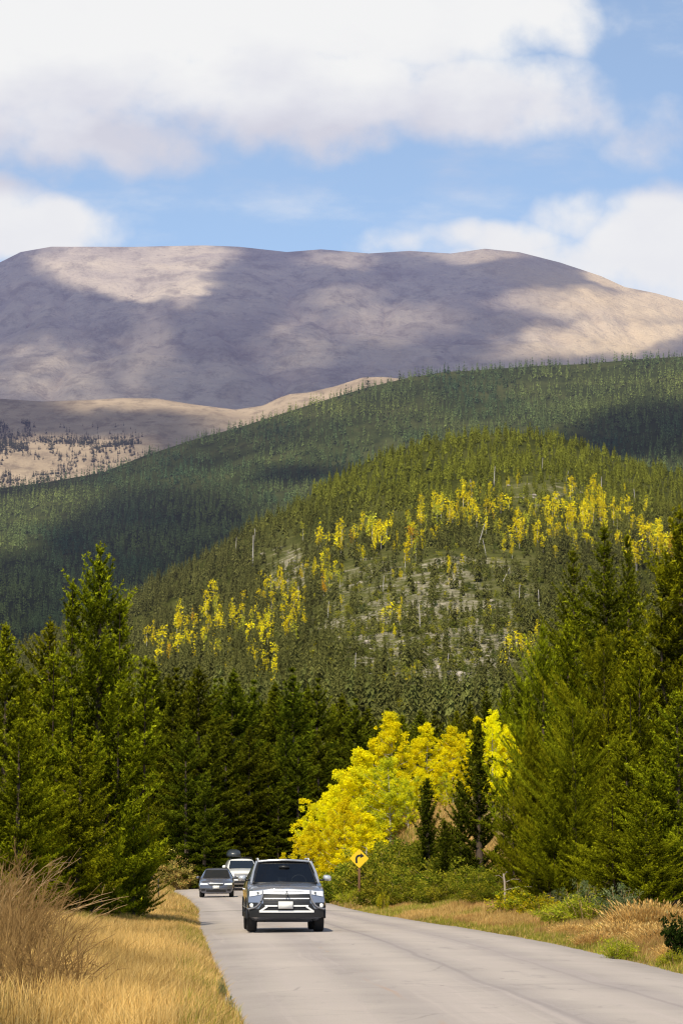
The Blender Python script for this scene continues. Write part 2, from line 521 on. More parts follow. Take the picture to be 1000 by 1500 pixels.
# ------------------------------------------------------------------ hills: real sheets at their real distance
class Hill:
    def __init__(s, ridge, foot, y_foot, y_ridge, prof=1.0, rough=0.0, rs=.004, seed=0, back=.35, nt=70, nu=330, u0=-700, u1=1700, yvar=0.0, gully=0.0):
        s.r = np.array(ridge, float); s.f = np.array(foot, float)
        s.yf, s.yr, s.prof = y_foot, y_ridge, prof
        s.rough, s.rs, s.seed, s.back = rough, rs, seed, back
        s.nt, s.nu, s.u0, s.u1, s.yvar, s.gully = nt, nu, u0, u1, yvar, gully

    def at(s, u, t):
        u = np.asarray(u, float); t = np.asarray(t, float)
        vr = np.interp(u, s.r[:, 0], s.r[:, 1]); vf = np.interp(u, s.f[:, 0], s.f[:, 1])
        tc = np.clip(t, 0, 1)
        ywav = 1 + s.yvar * (vnoise(u * .004, u * 0, s.seed + 3) - .5)
        y = (s.yf + (s.yr - s.yf) * tc) * ywav
        v = vf + (vr - vf) * tc ** s.prof
        p = P(u, v, y)
        over = np.clip(t - 1, 0, None)
        p[..., 1] += over * (s.yr - s.yf) * ywav
        p[..., 0] *= 1 + over * (s.yr - s.yf) / s.yr
        p[..., 2] -= over * (s.yr - s.yf) * s.back * (1 + over)
        if s.rough:
            n = fbm(p[..., 0] * s.rs, p[..., 1] * s.rs, s.seed, 6, .52) - .5
            env = .03 + .97 * ss(0, .22, 1 - tc) * ss(-.05, .1, tc)
            p[..., 2] += n * s.rough * env
            if s.gully:
                g = np.abs(fbm(p[..., 0] * s.rs * .9 + .15 * n, p[..., 1] * s.rs * .22, s.seed + 50, 5, .55) - .5) * 2
                p[..., 2] -= (1 - g) ** 4 * s.gully * ss(.0, .3, 1 - tc) * ss(0, .1, tc)
        return p

    def mesh(s, name, mat):
        us = np.linspace(s.u0, s.u1, s.nu)
        ts = np.concatenate([np.linspace(0, 1, s.nt), 1 + np.linspace(.02, 1.0, 14)])
        Uu, Tt = np.meshgrid(us, ts, indexing='ij')
        b = MB(); b.grid(s.at(Uu, Tt))
        return b.build(name, mat, smooth=True, fix=False)


mountain_h = Hill(
    ridge=[(-900, 480), (-400, 440), (-120, 420), (0, 384), (30, 369), (75, 361), (200, 361), (300, 359), (350, 361), (420, 369), (470, 365), (540, 371),
           (600, 367), (660, 371), (710, 364), (760, 369), (820, 384), (880, 404), (915, 420), (960, 429), (1000, 440), (1100, 470), (1400, 560), (1800, 640)],
    foot=[(-900, 640), (1800, 640)], y_foot=6300, y_ridge=9000, prof=.86, rough=100, rs=.0026, seed=4, back=.12, nt=330, nu=1100, u0=-300, u1=1300, gully=48)
saddle_h = Hill(
    ridge=[(-900, 560), (-200, 580), (0, 584), (60, 588), (130, 586), (180, 583), (230, 584), (280, 592), (345, 600), (385, 594), (410, 582), (425, 577), (450, 575), (490, 566), (530, 553),
           (560, 552), (640, 560), (800, 600), (1100, 640), (1800, 660)],
    foot=[(-900, 740), (1800, 740)], y_foot=4700, y_ridge=6000, prof=.8, rough=60, rs=.004, seed=8, back=.3, nt=90, nu=420, u0=-500, u1=1500)
back_h = Hill(
    ridge=[(-900, 780), (-300, 735), (-100, 722), (0, 715), (70, 706), (150, 692), (210, 668), (290, 642), (350, 626), (400, 610), (470, 588), (540, 567), (600, 553), (650, 545), (700, 542),
           (780, 536), (850, 533), (930, 526), (1000, 522), (1300, 505), (1800, 540)],
    foot=[(-900, 985), (0, 985), (400, 960), (700, 900), (1000, 850), (1800, 850)], y_foot=2500, y_ridge=4300, prof=.95, rough=45, rs=.003, seed=12, back=.4, nt=80, nu=300)
knoll_h = Hill(
    ridge=[(-900, 1060), (-200, 1020), (0, 964), (60, 940), (130, 905), (200, 870), (270, 832), (330, 797), (380, 768), (430, 742), (470, 715), (510, 690), (560, 668), (610, 652), (660, 642),
           (710, 637), (770, 635), (820, 641), (860, 656), (900, 670), (950, 684), (1000, 694), (1200, 760), (1800, 900)],
    foot=[(-900, 1120), (1800, 1120)], y_foot=620, y_ridge=2250, prof=.9, rough=26, rs=.008, seed=21, back=.45, nt=90, nu=320)


def hillmat(name, stops, sc, patch=None, bump=.6, bs=None, air=True):
    t = NT(name); ps = t.pos()
    n1 = t.noise(ps, sc, 8, .62, .6)
    c = t.ramp(n1, stops)
    n2 = t.noise(t.mapping(ps, (1, .35, 1)), sc * 5, 7, .68)
    c = t.mix(t.math('MULTIPLY', t.sstep(.46, .66, n2), .65), c, tuple(x * .62 for x in stops[0][1]))
    if patch: c = patch(t, ps, c)
    n3 = t.noise(ps, (bs or sc * 9), 8, .7)
    bp = t.n('Bump', i_Strength=bump, i_Height=n3); bp.inputs['Distance'].default_value = 26 if sc < .01 else 3
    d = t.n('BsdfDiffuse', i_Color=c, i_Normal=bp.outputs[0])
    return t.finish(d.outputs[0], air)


def mtn_patch(t, ps, c):
    # pale talus below the gullies and chutes, dull green turf low down
    z = t.n('SeparateXYZ', i_0=ps).outputs[2]
    chute = t.noise(t.mapping(ps, (.006, .0012, .0012)), 1.0, 6, .6, .8)
    f = t.math('MULTIPLY', t.sstep(.56, .70, chute), t.sstep(.38, .6, t.noise(ps, .012, 5, .65)))
    c = t.mix(t.math('MULTIPLY', f, .8), c, (.60, .50, .39))
    fine = t.noise(t.mapping(ps, (1, .5, .6)), .03, 9, .78)
    c = t.mix(t.math('MULTIPLY', t.sstep(.48, .34, fine), .40), c, (.20, .17, .17))
    c = t.mix(t.math('MULTIPLY', t.sstep(.58, .72, fine), .55), c, (.78, .67, .53))
    xx = t.n('SeparateXYZ', i_0=ps).outputs[0]
    gr = t.math('MULTIPLY', t.sstep(250.0, 900.0, t.math('ADD', xx, t.math('MULTIPLY', t.math('SUBTRACT', t.noise(ps, .002, 5), .5), 900.0))), .75)
    c = t.mix(gr, c, (.80, .62, .37))
    sp = t.noise(ps, .035, 6, .7)
    return t.mix(t.math('MULTIPLY', t.sstep(.62, .72, sp), .55), c, (.12, .10, .10))


M_MTN = hillmat('bare rock and tundra', [(.28, (.40, .345, .315)), (.45, (.54, .465, .40)), (.6, (.65, .555, .45)), (.75, (.74, .63, .49))], .0026, mtn_patch, bump=1.0)
tag(mountain_h.mesh('mountain', M_MTN), kind='structure')
M_SAD = hillmat('bare tundra shoulder', [(.3, (.32, .25, .18)), (.5, (.43, .335, .23)), (.7, (.52, .41, .29))], .006)
tag(saddle_h.mesh('tundra_hill', M_SAD), kind='structure')
M_FFL = hillmat('forest floor', [(.3, (.025, .034, .012)), (.5, (.045, .056, .018)), (.7, (.08, .085, .03))], .01)
tag(back_h.mesh('forest_hill', M_FFL), kind='structure')


def knoll_patch(t, ps, c):
    a = t.n('Attribute', attribute_name='tint').outputs['Color']
    r = t.n('SeparateColor', i_0=a).outputs[0]
    n = t.noise(ps, .035, 6, .65)
    c = t.mix(t.math('MULTIPLY', r, .8), c, t.ramp(t.noise(ps, .09, 6, .65), [(.35, (.075, .085, .020)), (.55, (.17, .17, .055)), (.7, (.30, .275, .115))]))
    n = t.noise(ps, .05, 8, .72)
    f = t.sstep(.57, .675, t.math('ADD', t.math('MULTIPLY', r, .34), t.math('MULTIPLY', n, .62)))
    rock = t.ramp(t.noise(ps, .35, 6, .7), [(.32, (.11, .10, .06)), (.5, (.30, .27, .18)), (.66, (.56, .50, .37))])
    return t.mix(f, c, rock)


M_KNL = hillmat('open wooded slope', [(.3, (.040, .048, .009)), (.5, (.070, .076, .016)), (.7, (.115, .115, .03))], .02, knoll_patch, bump=.9, bs=.4)


def scree(u, v):
    """how bare the slope is (0..1), by place on the knoll"""
    def el(u0, v0, a, b, rot=0.0):
        du, dv = u - u0, v - v0
        c, s_ = math.cos(rot), math.sin(rot)
        x, y = (du * c + dv * s_) / a, (-du * s_ + dv * c) / b
        return np.clip(1.3 * (1 - (x * x + y * y)), 0, 1)
    r = el(640, 960, 190, 90) + .85 * el(560, 870, 140, 65, -.4) + .8 * el(790, 722, 85, 30) + .7 * el(415, 835, 50, 65) + .8 * el(720, 860, 120, 80) + .5 * el(500, 810, 140, 50, -.5) + .35 * el(400, 940, 120, 60)
    return np.clip(r, 0, 1)


us = np.linspace(knoll_h.u0, knoll_h.u1, knoll_h.nu)
ts = np.concatenate([np.linspace(0, 1, knoll_h.nt), 1 + np.linspace(.02, 1.0, 14)])
Uu, Tt = np.meshgrid(us, ts, indexing='ij')
kp = knoll_h.at(Uu, Tt)
ku, kv = uv_of(kp)
sc_ = scree(ku, kv) * (Tt <= 1)
b = MB(); b.grid(kp)
me = np_mesh('knoll', b.V[0], [b.F[4][0]], [M_KNL], smooth=True, col=np.stack([sc_.ravel()] * 3, -1))
tag(link('knoll', me), kind='structure')
# ------------------------------------------------------------------ unseen cloud sheet, added and shaped to cast shade on the far slopes
def ell(u, v, u0, v0, a, b, rot=0.0, soft=.5):
    du, dv = u - u0, v - v0
    c, s_ = math.cos(rot), math.sin(rot)
    q = np.sqrt(((du * c + dv * s_) / a) ** 2 + ((-du * s_ + dv * c) / b) ** 2)
    return 1 - ss(1 - soft, 1 + soft, q)


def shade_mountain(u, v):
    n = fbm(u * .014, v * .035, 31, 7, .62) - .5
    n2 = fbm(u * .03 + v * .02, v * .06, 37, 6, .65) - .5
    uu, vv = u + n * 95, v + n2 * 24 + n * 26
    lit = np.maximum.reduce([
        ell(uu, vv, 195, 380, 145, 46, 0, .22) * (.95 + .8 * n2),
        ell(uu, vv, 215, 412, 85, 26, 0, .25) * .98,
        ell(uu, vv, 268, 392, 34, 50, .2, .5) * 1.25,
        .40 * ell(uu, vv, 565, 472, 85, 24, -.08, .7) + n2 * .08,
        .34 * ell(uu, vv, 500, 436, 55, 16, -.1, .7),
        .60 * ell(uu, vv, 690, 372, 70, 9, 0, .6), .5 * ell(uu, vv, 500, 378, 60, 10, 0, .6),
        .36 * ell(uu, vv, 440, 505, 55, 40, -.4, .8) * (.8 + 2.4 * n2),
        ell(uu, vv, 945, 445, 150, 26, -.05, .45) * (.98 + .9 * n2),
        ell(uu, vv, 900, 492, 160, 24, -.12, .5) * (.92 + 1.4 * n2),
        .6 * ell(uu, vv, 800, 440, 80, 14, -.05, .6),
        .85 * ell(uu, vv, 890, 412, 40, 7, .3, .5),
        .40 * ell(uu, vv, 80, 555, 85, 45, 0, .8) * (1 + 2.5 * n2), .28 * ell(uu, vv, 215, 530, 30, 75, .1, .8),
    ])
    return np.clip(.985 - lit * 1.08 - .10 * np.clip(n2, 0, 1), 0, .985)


def shade_saddle(u, v):
    vr = np.interp(u, saddle_h.r[:, 0], saddle_h.r[:, 1])
    n = fbm(u * .02, v * .05, 41, 4) - .5
    d = v - vr + n * 22
    strip = (1 - ss(6, 26, d)) * ss(50, 150, u)
    strip = np.maximum(strip, (1 - ss(22, 46, d)) * ss(250, 400, u))
    low = ss(632, 652, v + n * 26) * (1 - ss(150, 260, u))
    return np.clip(.97 - np.maximum(strip, low * .95), 0, .97)


def shade_back(u, v):
    n = fbm(u * .012, v * .02, 51, 4) - .5
    uu, vv = u + n * 40, v + n * 22
    d = np.maximum.reduce([
        ell(uu, vv, 232, 800, 172, 84, -.10, .25),
        ell(uu, vv, 60, 880, 240, 72, 0, .3),
        ell(uu, vv, 120, 930, 330, 80, 0, .4),
        .97 * ell(uu, vv, 440, 696, 80, 15, -.05, .5),
        .80 * ell(uu, vv, 60, 715, 110, 13, -.12, .6), .55 * ell(uu, vv, 330, 655, 170, 26, -.2, .7),
        ell(uu, vv, 965, 632, 155, 42, -.18, .30), .3 * ell(uu, vv, 560, 600, 120, 25, -.2, .8),
    ])
    return np.clip(d, 0, .985)


ZC = 3300.0
pts, den_ = [], []
for hh, fn in ((mountain_h, shade_mountain), (saddle_h, shade_saddle), (back_h, shade_back)):
    Uu, Tt = np.meshgrid(np.linspace(-160, 1160, 700), np.linspace(0.0, 1.03, 520), indexing='ij')
    p = hh.at(Uu, Tt)
    u_, v_ = uv_of(p)
    d = fn(u_, v_)
    k = (ZC - p[..., 2]) / TOSUN[2]
    pts.append((p + k[..., None] * TOSUN).reshape(-1, 3)); den_.append(d.ravel())
pts = np.concatenate(pts); den_ = np.concatenate(den_)
CS = 12.0
x0, y0 = pts[:, 0].min() - 200, pts[:, 1].min() - 200
nx, ny = int((pts[:, 0].max() + 200 - x0) / CS) + 1, int((pts[:, 1].max() + 200 - y0) / CS) + 1
ix = ((pts[:, 0] - x0) / CS).astype(int); iy = ((pts[:, 1] - y0) / CS).astype(int)
A = np.zeros((nx, ny)); N = np.zeros((nx, ny))
np.add.at(A, (ix, iy), den_); np.add.at(N, (ix, iy), 1)
val = np.where(N > 0, A / np.maximum(N, 1), 0); has = N > 0
for _ in range(10):      # close small holes
    pv = np.pad(val * has, 1); pn = np.pad(has.astype(float), 1)
    sv = sum(pv[1 + a:1 + a + nx, 1 + c:1 + c + ny] for a in (-1, 0, 1) for c in (-1, 0, 1))
    sn = sum(pn[1 + a:1 + a + nx, 1 + c:1 + c + ny] for a in (-1, 0, 1) for c in (-1, 0, 1))
    new = (~has) & (sn > 0)
    val = np.where(new, sv / np.maximum(sn, 1), val); has |= new
keep = val > .01
X_, Y_ = np.meshgrid(x0 + (np.arange(nx) + .5) * CS, y0 + (np.arange(ny) + .5) * CS, indexing='ij')
Zw = ZC + 0 * X_
i, j = np.meshgrid(np.arange(nx - 1), np.arange(ny - 1), indexing='ij')
a = i * ny + j
q = np.stack([a, a + ny, a + ny + 1, a + 1], -1)
use = keep[:-1, :-1] | keep[1:, :-1] | keep[:-1, 1:] | keep[1:, 1:]
q = q[use]
uniq, inv = np.unique(q, return_inverse=True)
V = np.stack([X_.ravel()[uniq], Y_.ravel()[uniq], Zw.ravel()[uniq]], -1)
cv = val.ravel()[uniq]
t = NT('shading cloud sheet')
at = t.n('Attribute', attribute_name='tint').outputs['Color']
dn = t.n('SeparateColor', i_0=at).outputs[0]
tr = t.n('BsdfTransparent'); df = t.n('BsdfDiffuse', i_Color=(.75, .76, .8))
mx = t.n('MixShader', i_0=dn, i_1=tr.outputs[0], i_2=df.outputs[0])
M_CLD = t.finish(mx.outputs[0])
me = np_mesh('cloud_shade_sheet', V, [inv.reshape(-1, 4)], [M_CLD], smooth=True, col=np.stack([cv] * 3, -1))
tag(link('cloud_shade_sheet', me), kind='structure')
# ------------------------------------------------------------------ vegetation
rng = np.random.default_rng(7)
M_NEEDLE = leafmat('conifer needles', .28)
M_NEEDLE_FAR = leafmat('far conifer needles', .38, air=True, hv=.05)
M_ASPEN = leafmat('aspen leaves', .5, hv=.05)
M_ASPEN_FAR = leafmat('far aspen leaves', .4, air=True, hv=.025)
M_LEAF = leafmat('shrub leaves', .35)
M_GRASS = leafmat('dry grass', .35, hv=.02)
M_BARK = barkmat('conifer bark', (.055, .04, .03), (.14, .105, .08))
M_PALEBARK = barkmat('aspen bark', (.30, .28, .23), (.52, .49, .42), (3, 3, 14))
M_DEAD = barkmat('weathered dead wood', (.26, .21, .16), (.52, .45, .36))
M_TWIG = barkmat('tan willow twigs', (.30, .19, .085), (.52, .36, .18))
M_SNAG = barkmat('far dead wood', (.34, .31, .28), (.52, .48, .43), air=True)


def unit(v):
    return v / (np.linalg.norm(v, axis=-1, keepdims=True) + 1e-9)


def leaf_cards(p, d, length, width, r, col, tipcol):
    """triangular sprays: base at p, pointing along d"""
    n = len(p)
    side = unit(np.cross(d, r.normal(size=(n, 3))))
    w = (width / 2)[:, None] * side
    V = np.stack([p - w, p + w, p + d * length[:, None]], 1).reshape(-1, 3)
    C = np.stack([col, col, tipcol], 1).reshape(-1, 3)
    return V, C, np.arange(n * 3).reshape(-1, 3)


def conifer_mesh(seed, H, R, prof=.8, spacing=.24, a_low=-.12, a_top=.9, upturn=.22, droop=0.0, nl=.13, nw=.034, dens=1.0, lobes=.25, skirt=.06,
                 dark=(.016, .026, .004), mid=(.070, .085, .006), tip=(.21, .195, .010), leaders=(), soft=0.0, gap=0.0, step=.11, twig=.5, brush=0.0, nb=(5, 8), up=.0):
    r = np.random.default_rng(seed)
    S, D, LN, W, BR = [], [], [], [], []
    trunk = MB()
    kk = np.linspace(0, 1, 9)
    bend = r.normal(size=2) * .012 * H
    tx = bend[0] * np.sin(kk * 2.2); ty = bend[1] * np.sin(kk * 2.2)
    tr = (.016 * H + .02) * (1 - kk) ** .9 + .008
    trunk.tube(np.stack([tx, ty, kk * H * .985 - .15 * (kk == 0)], -1), tr, 7)

    def stem(zs, H, R, ox, oy, prof, ph):
        z = zs
        while z < H * .985:
            tt = (z - zs) / (H - zs)
            L0 = R * (1 - tt) ** prof * min(1, .62 + tt * 4) * min(1, .25 + (1 - tt) * 4.4) + .07
            n = int(r.integers(*nb))
            a0 = r.uniform(0, 2 * PI)
            if gap and r.random() < gap * .6: z += spacing * .6
            for kx in range(n):
                az = a0 + kx * 2 * PI / n + r.normal() * .25
                L = L0 * r.uniform(.62, 1.12) * (1 + lobes * math.sin(2 * az + ph + 3.1 * tt) * r.uniform(.5, 1.2))
                if r.random() < gap: L *= .5
                L = max(L, .10)
                el_ = a_low + (a_top - a_low) * tt ** 1.3 + r.normal() * .12
                hx, hy = math.cos(az), math.sin(az)
                m = max(3, int(L / step))
                s = np.linspace(0, 1, m)
                rad = L * s * math.cos(el_)
                hz = L * s * math.sin(el_) + upturn * L * s ** 2.2 - droop * L * s ** 1.4
                x = np.interp(z / H, kk, tx) + ox; y = np.interp(z / H, kk, ty) + oy
                wob = r.normal() * .12 * L * s ** 2; bvar = r.normal() * .24
                pts = np.stack([x + hx * rad - hy * wob, y + hy * rad + hx * wob, z + hz], -1)
                tan = unit(np.gradient(pts, axis=0))
                sd = unit(np.cross(tan, [0, 0, 1.0]))
                S.append(pts[:-1]); D.append(tan[:-1]); LN.append(np.full(m - 1, L / (m - 1) * 1.2)); W.append(s[:-1] * .5); BR.append(np.full(m - 1, bvar))
                q = s > .12
                for sg in (-1, 1):
                    kq = q.sum()
                    ln = np.clip(twig * L * (1.05 - s[q]) * r.uniform(.5, 1.1, kq), .07, .62)
                    dv = unit(tan[q] * .75 + sg * sd[q] * r.uniform(.45, .95, (kq, 1)) + np.array([0, 0, 1]) * (up + r.uniform(-.15, .45, (kq, 1))) * (1 - soft) - np.array([0, 0, .55]) * soft)
                    S.append(pts[q]); D.append(dv); LN.append(ln); W.append(.08 + .92 * s[q] ** 1.3); BR.append(np.full(kq, bvar))
            z += spacing * r.uniform(.7, 1.3) * (1 - .35 * tt)
        # leading shoot
        S.append(np.array([[np.interp(.97, kk, tx) + ox, np.interp(.97, kk, ty) + oy, H * .965]])); D.append(np.array([[0, 0, 1.]])); LN.append(np.array([H * .035 + .1])); W.append(np.array([.9])); BR.append(np.zeros(1))

    stem(skirt * H, H, R, 0, 0, prof, r.uniform(0, 6))
    for (ox, oy, zs, h2, r2) in leaders:     # side tops growing beside the main one
        trunk.tube([[ox * .3, oy * .3, zs * .7], [ox, oy, zs], [ox, oy, h2]], [.05, .04, .01], 5)
        stem(zs, h2, r2, ox, oy, .8, r.uniform(0, 6))
    BV = np.concatenate(BR); S = np.concatenate(S); D = np.concatenate(D); LN = np.concatenate(LN); W = np.concatenate(W)
    cnt = np.maximum(4, (LN / .020 * dens).astype(int))
    ii = np.repeat(np.arange(len(S)), cnt); n = len(ii)
    f = r.random(n)
    p = S[ii] + D[ii] * (LN[ii] * f)[:, None] + r.normal(size=(n, 3)) * .012
    d = unit(D[ii] * (.85 - .45 * brush) + r.normal(size=(n, 3)) * (.55 + .15 * brush) + np.array([0, 0, .30 * (1 - soft) - .45 * soft]))
    ln = nl * r.uniform(.6, 1.3, n); wd = nw * r.uniform(.7, 1.3, n)
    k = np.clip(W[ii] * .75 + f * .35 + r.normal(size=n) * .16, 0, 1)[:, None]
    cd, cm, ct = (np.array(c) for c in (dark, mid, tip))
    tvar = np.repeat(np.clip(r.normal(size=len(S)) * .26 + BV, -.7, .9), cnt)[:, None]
    base = np.where(k < .5, cd + (cm - cd) * k * 2, cm + (ct - cm) * (k - .5) * 1.2)  # inner needles darker: old growth, and crown shade put into the colour
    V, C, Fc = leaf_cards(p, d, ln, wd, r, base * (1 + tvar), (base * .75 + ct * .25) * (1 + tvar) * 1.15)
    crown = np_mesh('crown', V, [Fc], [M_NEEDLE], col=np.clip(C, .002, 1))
    tv = trunk
    tme = np_mesh('trunk', np.concatenate(tv.V), [np.concatenate(tv.F[q]) for q in (3, 4) if tv.F[q]], [M_BARK], smooth=True)
    return crown, tme, H


def aspen_mesh(seed, H, R, n_leaf=13000, leaf=.085, zlow=.05, cols=None, mats=None, n_limb=52, trunkr=.012):
    r = np.random.default_rng(seed)
    cols = cols or [(1.0, .89, .010), (.98, .87, .012), (.95, .84, .014), (.78, .75, .020)]
    tr = MB()
    kk = np.linspace(0, 1, 8)
    bx, by = r.normal(size=2) * .03 * H
    tp = np.stack([bx * kk ** 2, by * kk ** 2, kk * H * .93 - .2 * (kk == 0)], -1)
    tr.tube(tp, trunkr * H * (1 - .85 * kk) + .006, 7)
    cen, rad = [], []
    for k in range(n_limb):
        f = zlow + (1 - zlow) * (k + r.random()) / n_limb
        z = f * H * .93
        env = R * (math.sin(min(1, (f + .12)) ** .75 * PI) ** .7 * .95 + .10) * r.uniform(.55, 1.12)
        az = k * 2.4 + r.normal() * .4
        b0 = np.array([np.interp(f, kk, tp[:, 0]), np.interp(f, kk, tp[:, 1]), z])
        e = b0 + np.array([math.cos(az) * env, math.sin(az) * env, env * r.uniform(.3, .8)])
        e[2] = min(e[2], H * r.uniform(.93, 1.0))
        mid = (b0 + e) / 2 + np.array([0, 0, -.06 * env])
        tr.tube([b0, mid, e], [.006 * H * (1 - f) + .008, .010, .004], 4, cap=False)
        for q in range(int(3 + env * 2.2)):
            g = r.uniform(.35, 1.05)
            cen.append(b0 + (e - b0) * g + r.normal(size=3) * .10 * R)
            rad.append(r.uniform(.16, .34) * (.5 + .22 * R))
    for q in range(5):
        cen.append(tp[-1] + np.array([r.normal() * .06 * R, r.normal() * .06 * R, r.uniform(-.06, .05) * H])); rad.append(.13 * R + .05)
    cen = np.array(cen); rad = np.array(rad)
    wgt = rad ** 2; wgt /= wgt.sum()
    ii = r.choice(len(cen), n_leaf, p=wgt)
    off = unit(r.normal(size=(n_leaf, 3))) * (r.random((n_leaf, 1)) ** .5) * rad[ii][:, None] * np.array([1, 1, .85])
    p = cen[ii] + off
    nrm = unit(r.normal(size=(n_leaf, 3)) + off * 2 + np.array([0, -.2, .5]))
    a = unit(np.cross(nrm, r.normal(size=(n_leaf, 3)))); b = np.cross(nrm, a)
    s = leaf * r.uniform(.65, 1.25, (n_leaf, 1))
    V = np.stack([p - a * s * .5, p + b * s * .42, p + a * s * .55, p - b * s * .42], 1).reshape(-1, 3)
    cc = np.array(cols)
    ck = r.random(len(cen)); pick = np.clip((ck[ii] * .8 + r.random(n_leaf) * .42) ** 1.5 * len(cc), 0, len(cc) - 1).astype(int)
    C = np.repeat(cc[pick] * r.uniform(.78, 1.12, (n_leaf, 1)), 4, axis=0)
    crown = np_mesh('crown', V, [np.arange(n_leaf * 4).reshape(-1, 4)], [mats[0] if mats else M_ASPEN], col=C)
    tme = np_mesh('trunk', np.concatenate(tr.V), [np.concatenate(tr.F[q]) for q in (3, 4) if tr.F[q]], [mats[1] if mats else M_PALEBARK], smooth=True)
    return crown, tme, H


def plant(name, label, cat, protos, x, y, H, wr=1.0, rz=0.0, group=None, z=None):
    """a copy of crown and trunk under its own Empty, scaled to height H; wr widens it"""
    crown, trunk, H0 = protos
    zz = float(zg(x, y)) if z is None else z
    o = thing(name, label, cat, (x, y, zz - .05), rz, group)
    s = H / H0
    for nm, me in (('crown', crown), ('trunk', trunk)):
        if me is None: continue
        c = link(nm, me, o)
        c.scale = (s * wr, s * wr, s)
    return o


def xz(u, v, y):
    p = P(u, v, y); return float(p[0]), float(p[2])


def plant_px(name, label, cat, protos, u, vtop, y, wr=1.0, rz=0.0, group=None):
    """stands at bearing u and distance y, as tall as row vtop asks for"""
    x, zt = xz(u, vtop, y)
    x = float(P(u, 1290, y)[0])
    return plant(name, label, cat, protos, x, y, zt - float(zg(x, y)) + .05, wr, rz, group)


# ---- kinds of conifer
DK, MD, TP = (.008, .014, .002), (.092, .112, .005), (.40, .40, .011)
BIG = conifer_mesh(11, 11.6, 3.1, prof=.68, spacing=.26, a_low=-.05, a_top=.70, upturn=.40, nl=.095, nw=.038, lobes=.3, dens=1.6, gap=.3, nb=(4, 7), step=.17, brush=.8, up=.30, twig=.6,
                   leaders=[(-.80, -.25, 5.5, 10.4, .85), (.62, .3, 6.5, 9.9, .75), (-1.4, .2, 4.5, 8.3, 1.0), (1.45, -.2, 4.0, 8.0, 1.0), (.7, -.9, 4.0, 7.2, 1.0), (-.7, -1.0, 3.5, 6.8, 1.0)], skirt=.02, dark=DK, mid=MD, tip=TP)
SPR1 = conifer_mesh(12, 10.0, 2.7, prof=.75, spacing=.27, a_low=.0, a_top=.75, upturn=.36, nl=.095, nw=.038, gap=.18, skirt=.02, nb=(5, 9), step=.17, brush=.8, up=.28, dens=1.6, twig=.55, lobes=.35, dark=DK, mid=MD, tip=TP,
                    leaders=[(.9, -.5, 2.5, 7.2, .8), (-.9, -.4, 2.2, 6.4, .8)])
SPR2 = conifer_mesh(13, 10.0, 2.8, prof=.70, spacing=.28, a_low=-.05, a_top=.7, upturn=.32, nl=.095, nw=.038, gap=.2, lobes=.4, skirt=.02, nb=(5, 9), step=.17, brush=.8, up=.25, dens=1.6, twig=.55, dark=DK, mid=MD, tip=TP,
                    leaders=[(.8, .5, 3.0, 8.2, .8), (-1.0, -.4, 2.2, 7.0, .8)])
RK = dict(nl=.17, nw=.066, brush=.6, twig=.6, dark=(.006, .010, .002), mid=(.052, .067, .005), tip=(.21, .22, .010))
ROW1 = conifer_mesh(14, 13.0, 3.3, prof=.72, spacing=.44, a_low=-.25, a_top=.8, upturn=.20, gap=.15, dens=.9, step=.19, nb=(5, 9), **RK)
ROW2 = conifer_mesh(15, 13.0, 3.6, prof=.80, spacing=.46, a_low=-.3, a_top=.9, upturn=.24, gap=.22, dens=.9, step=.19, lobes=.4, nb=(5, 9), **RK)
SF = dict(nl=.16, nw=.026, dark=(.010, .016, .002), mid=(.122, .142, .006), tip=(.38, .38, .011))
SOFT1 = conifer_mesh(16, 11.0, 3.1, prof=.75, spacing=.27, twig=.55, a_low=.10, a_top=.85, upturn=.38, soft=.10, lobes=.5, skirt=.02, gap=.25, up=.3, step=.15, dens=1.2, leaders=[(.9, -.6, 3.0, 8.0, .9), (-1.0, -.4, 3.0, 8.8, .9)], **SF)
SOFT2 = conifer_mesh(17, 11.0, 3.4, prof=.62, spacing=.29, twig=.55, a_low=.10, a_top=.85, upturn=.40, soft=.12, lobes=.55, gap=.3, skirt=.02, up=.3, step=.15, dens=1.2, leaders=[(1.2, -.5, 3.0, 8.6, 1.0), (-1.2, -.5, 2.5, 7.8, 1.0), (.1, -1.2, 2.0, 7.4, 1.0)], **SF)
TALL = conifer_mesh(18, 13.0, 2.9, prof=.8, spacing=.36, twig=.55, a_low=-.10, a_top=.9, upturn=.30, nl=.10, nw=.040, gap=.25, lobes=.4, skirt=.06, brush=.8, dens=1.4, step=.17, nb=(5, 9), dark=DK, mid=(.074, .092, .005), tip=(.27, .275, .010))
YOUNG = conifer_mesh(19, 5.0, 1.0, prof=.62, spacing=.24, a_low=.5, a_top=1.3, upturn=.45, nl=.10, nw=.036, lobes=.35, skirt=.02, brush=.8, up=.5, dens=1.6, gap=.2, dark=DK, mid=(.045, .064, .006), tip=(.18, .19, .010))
ASP = [aspen_mesh(31, 7.5, 2.4, 27000, .10), aspen_mesh(32, 7.5, 2.2, 25000, .10), aspen_mesh(33, 7.5, 2.7, 29000, .105, zlow=.0)]
ASPG = aspen_mesh(34, 7.5, 2.5, 20000, .105, cols=[(.84, .72, .015), (.70, .64, .02), (.58, .56, .025), (.46, .47, .03)])

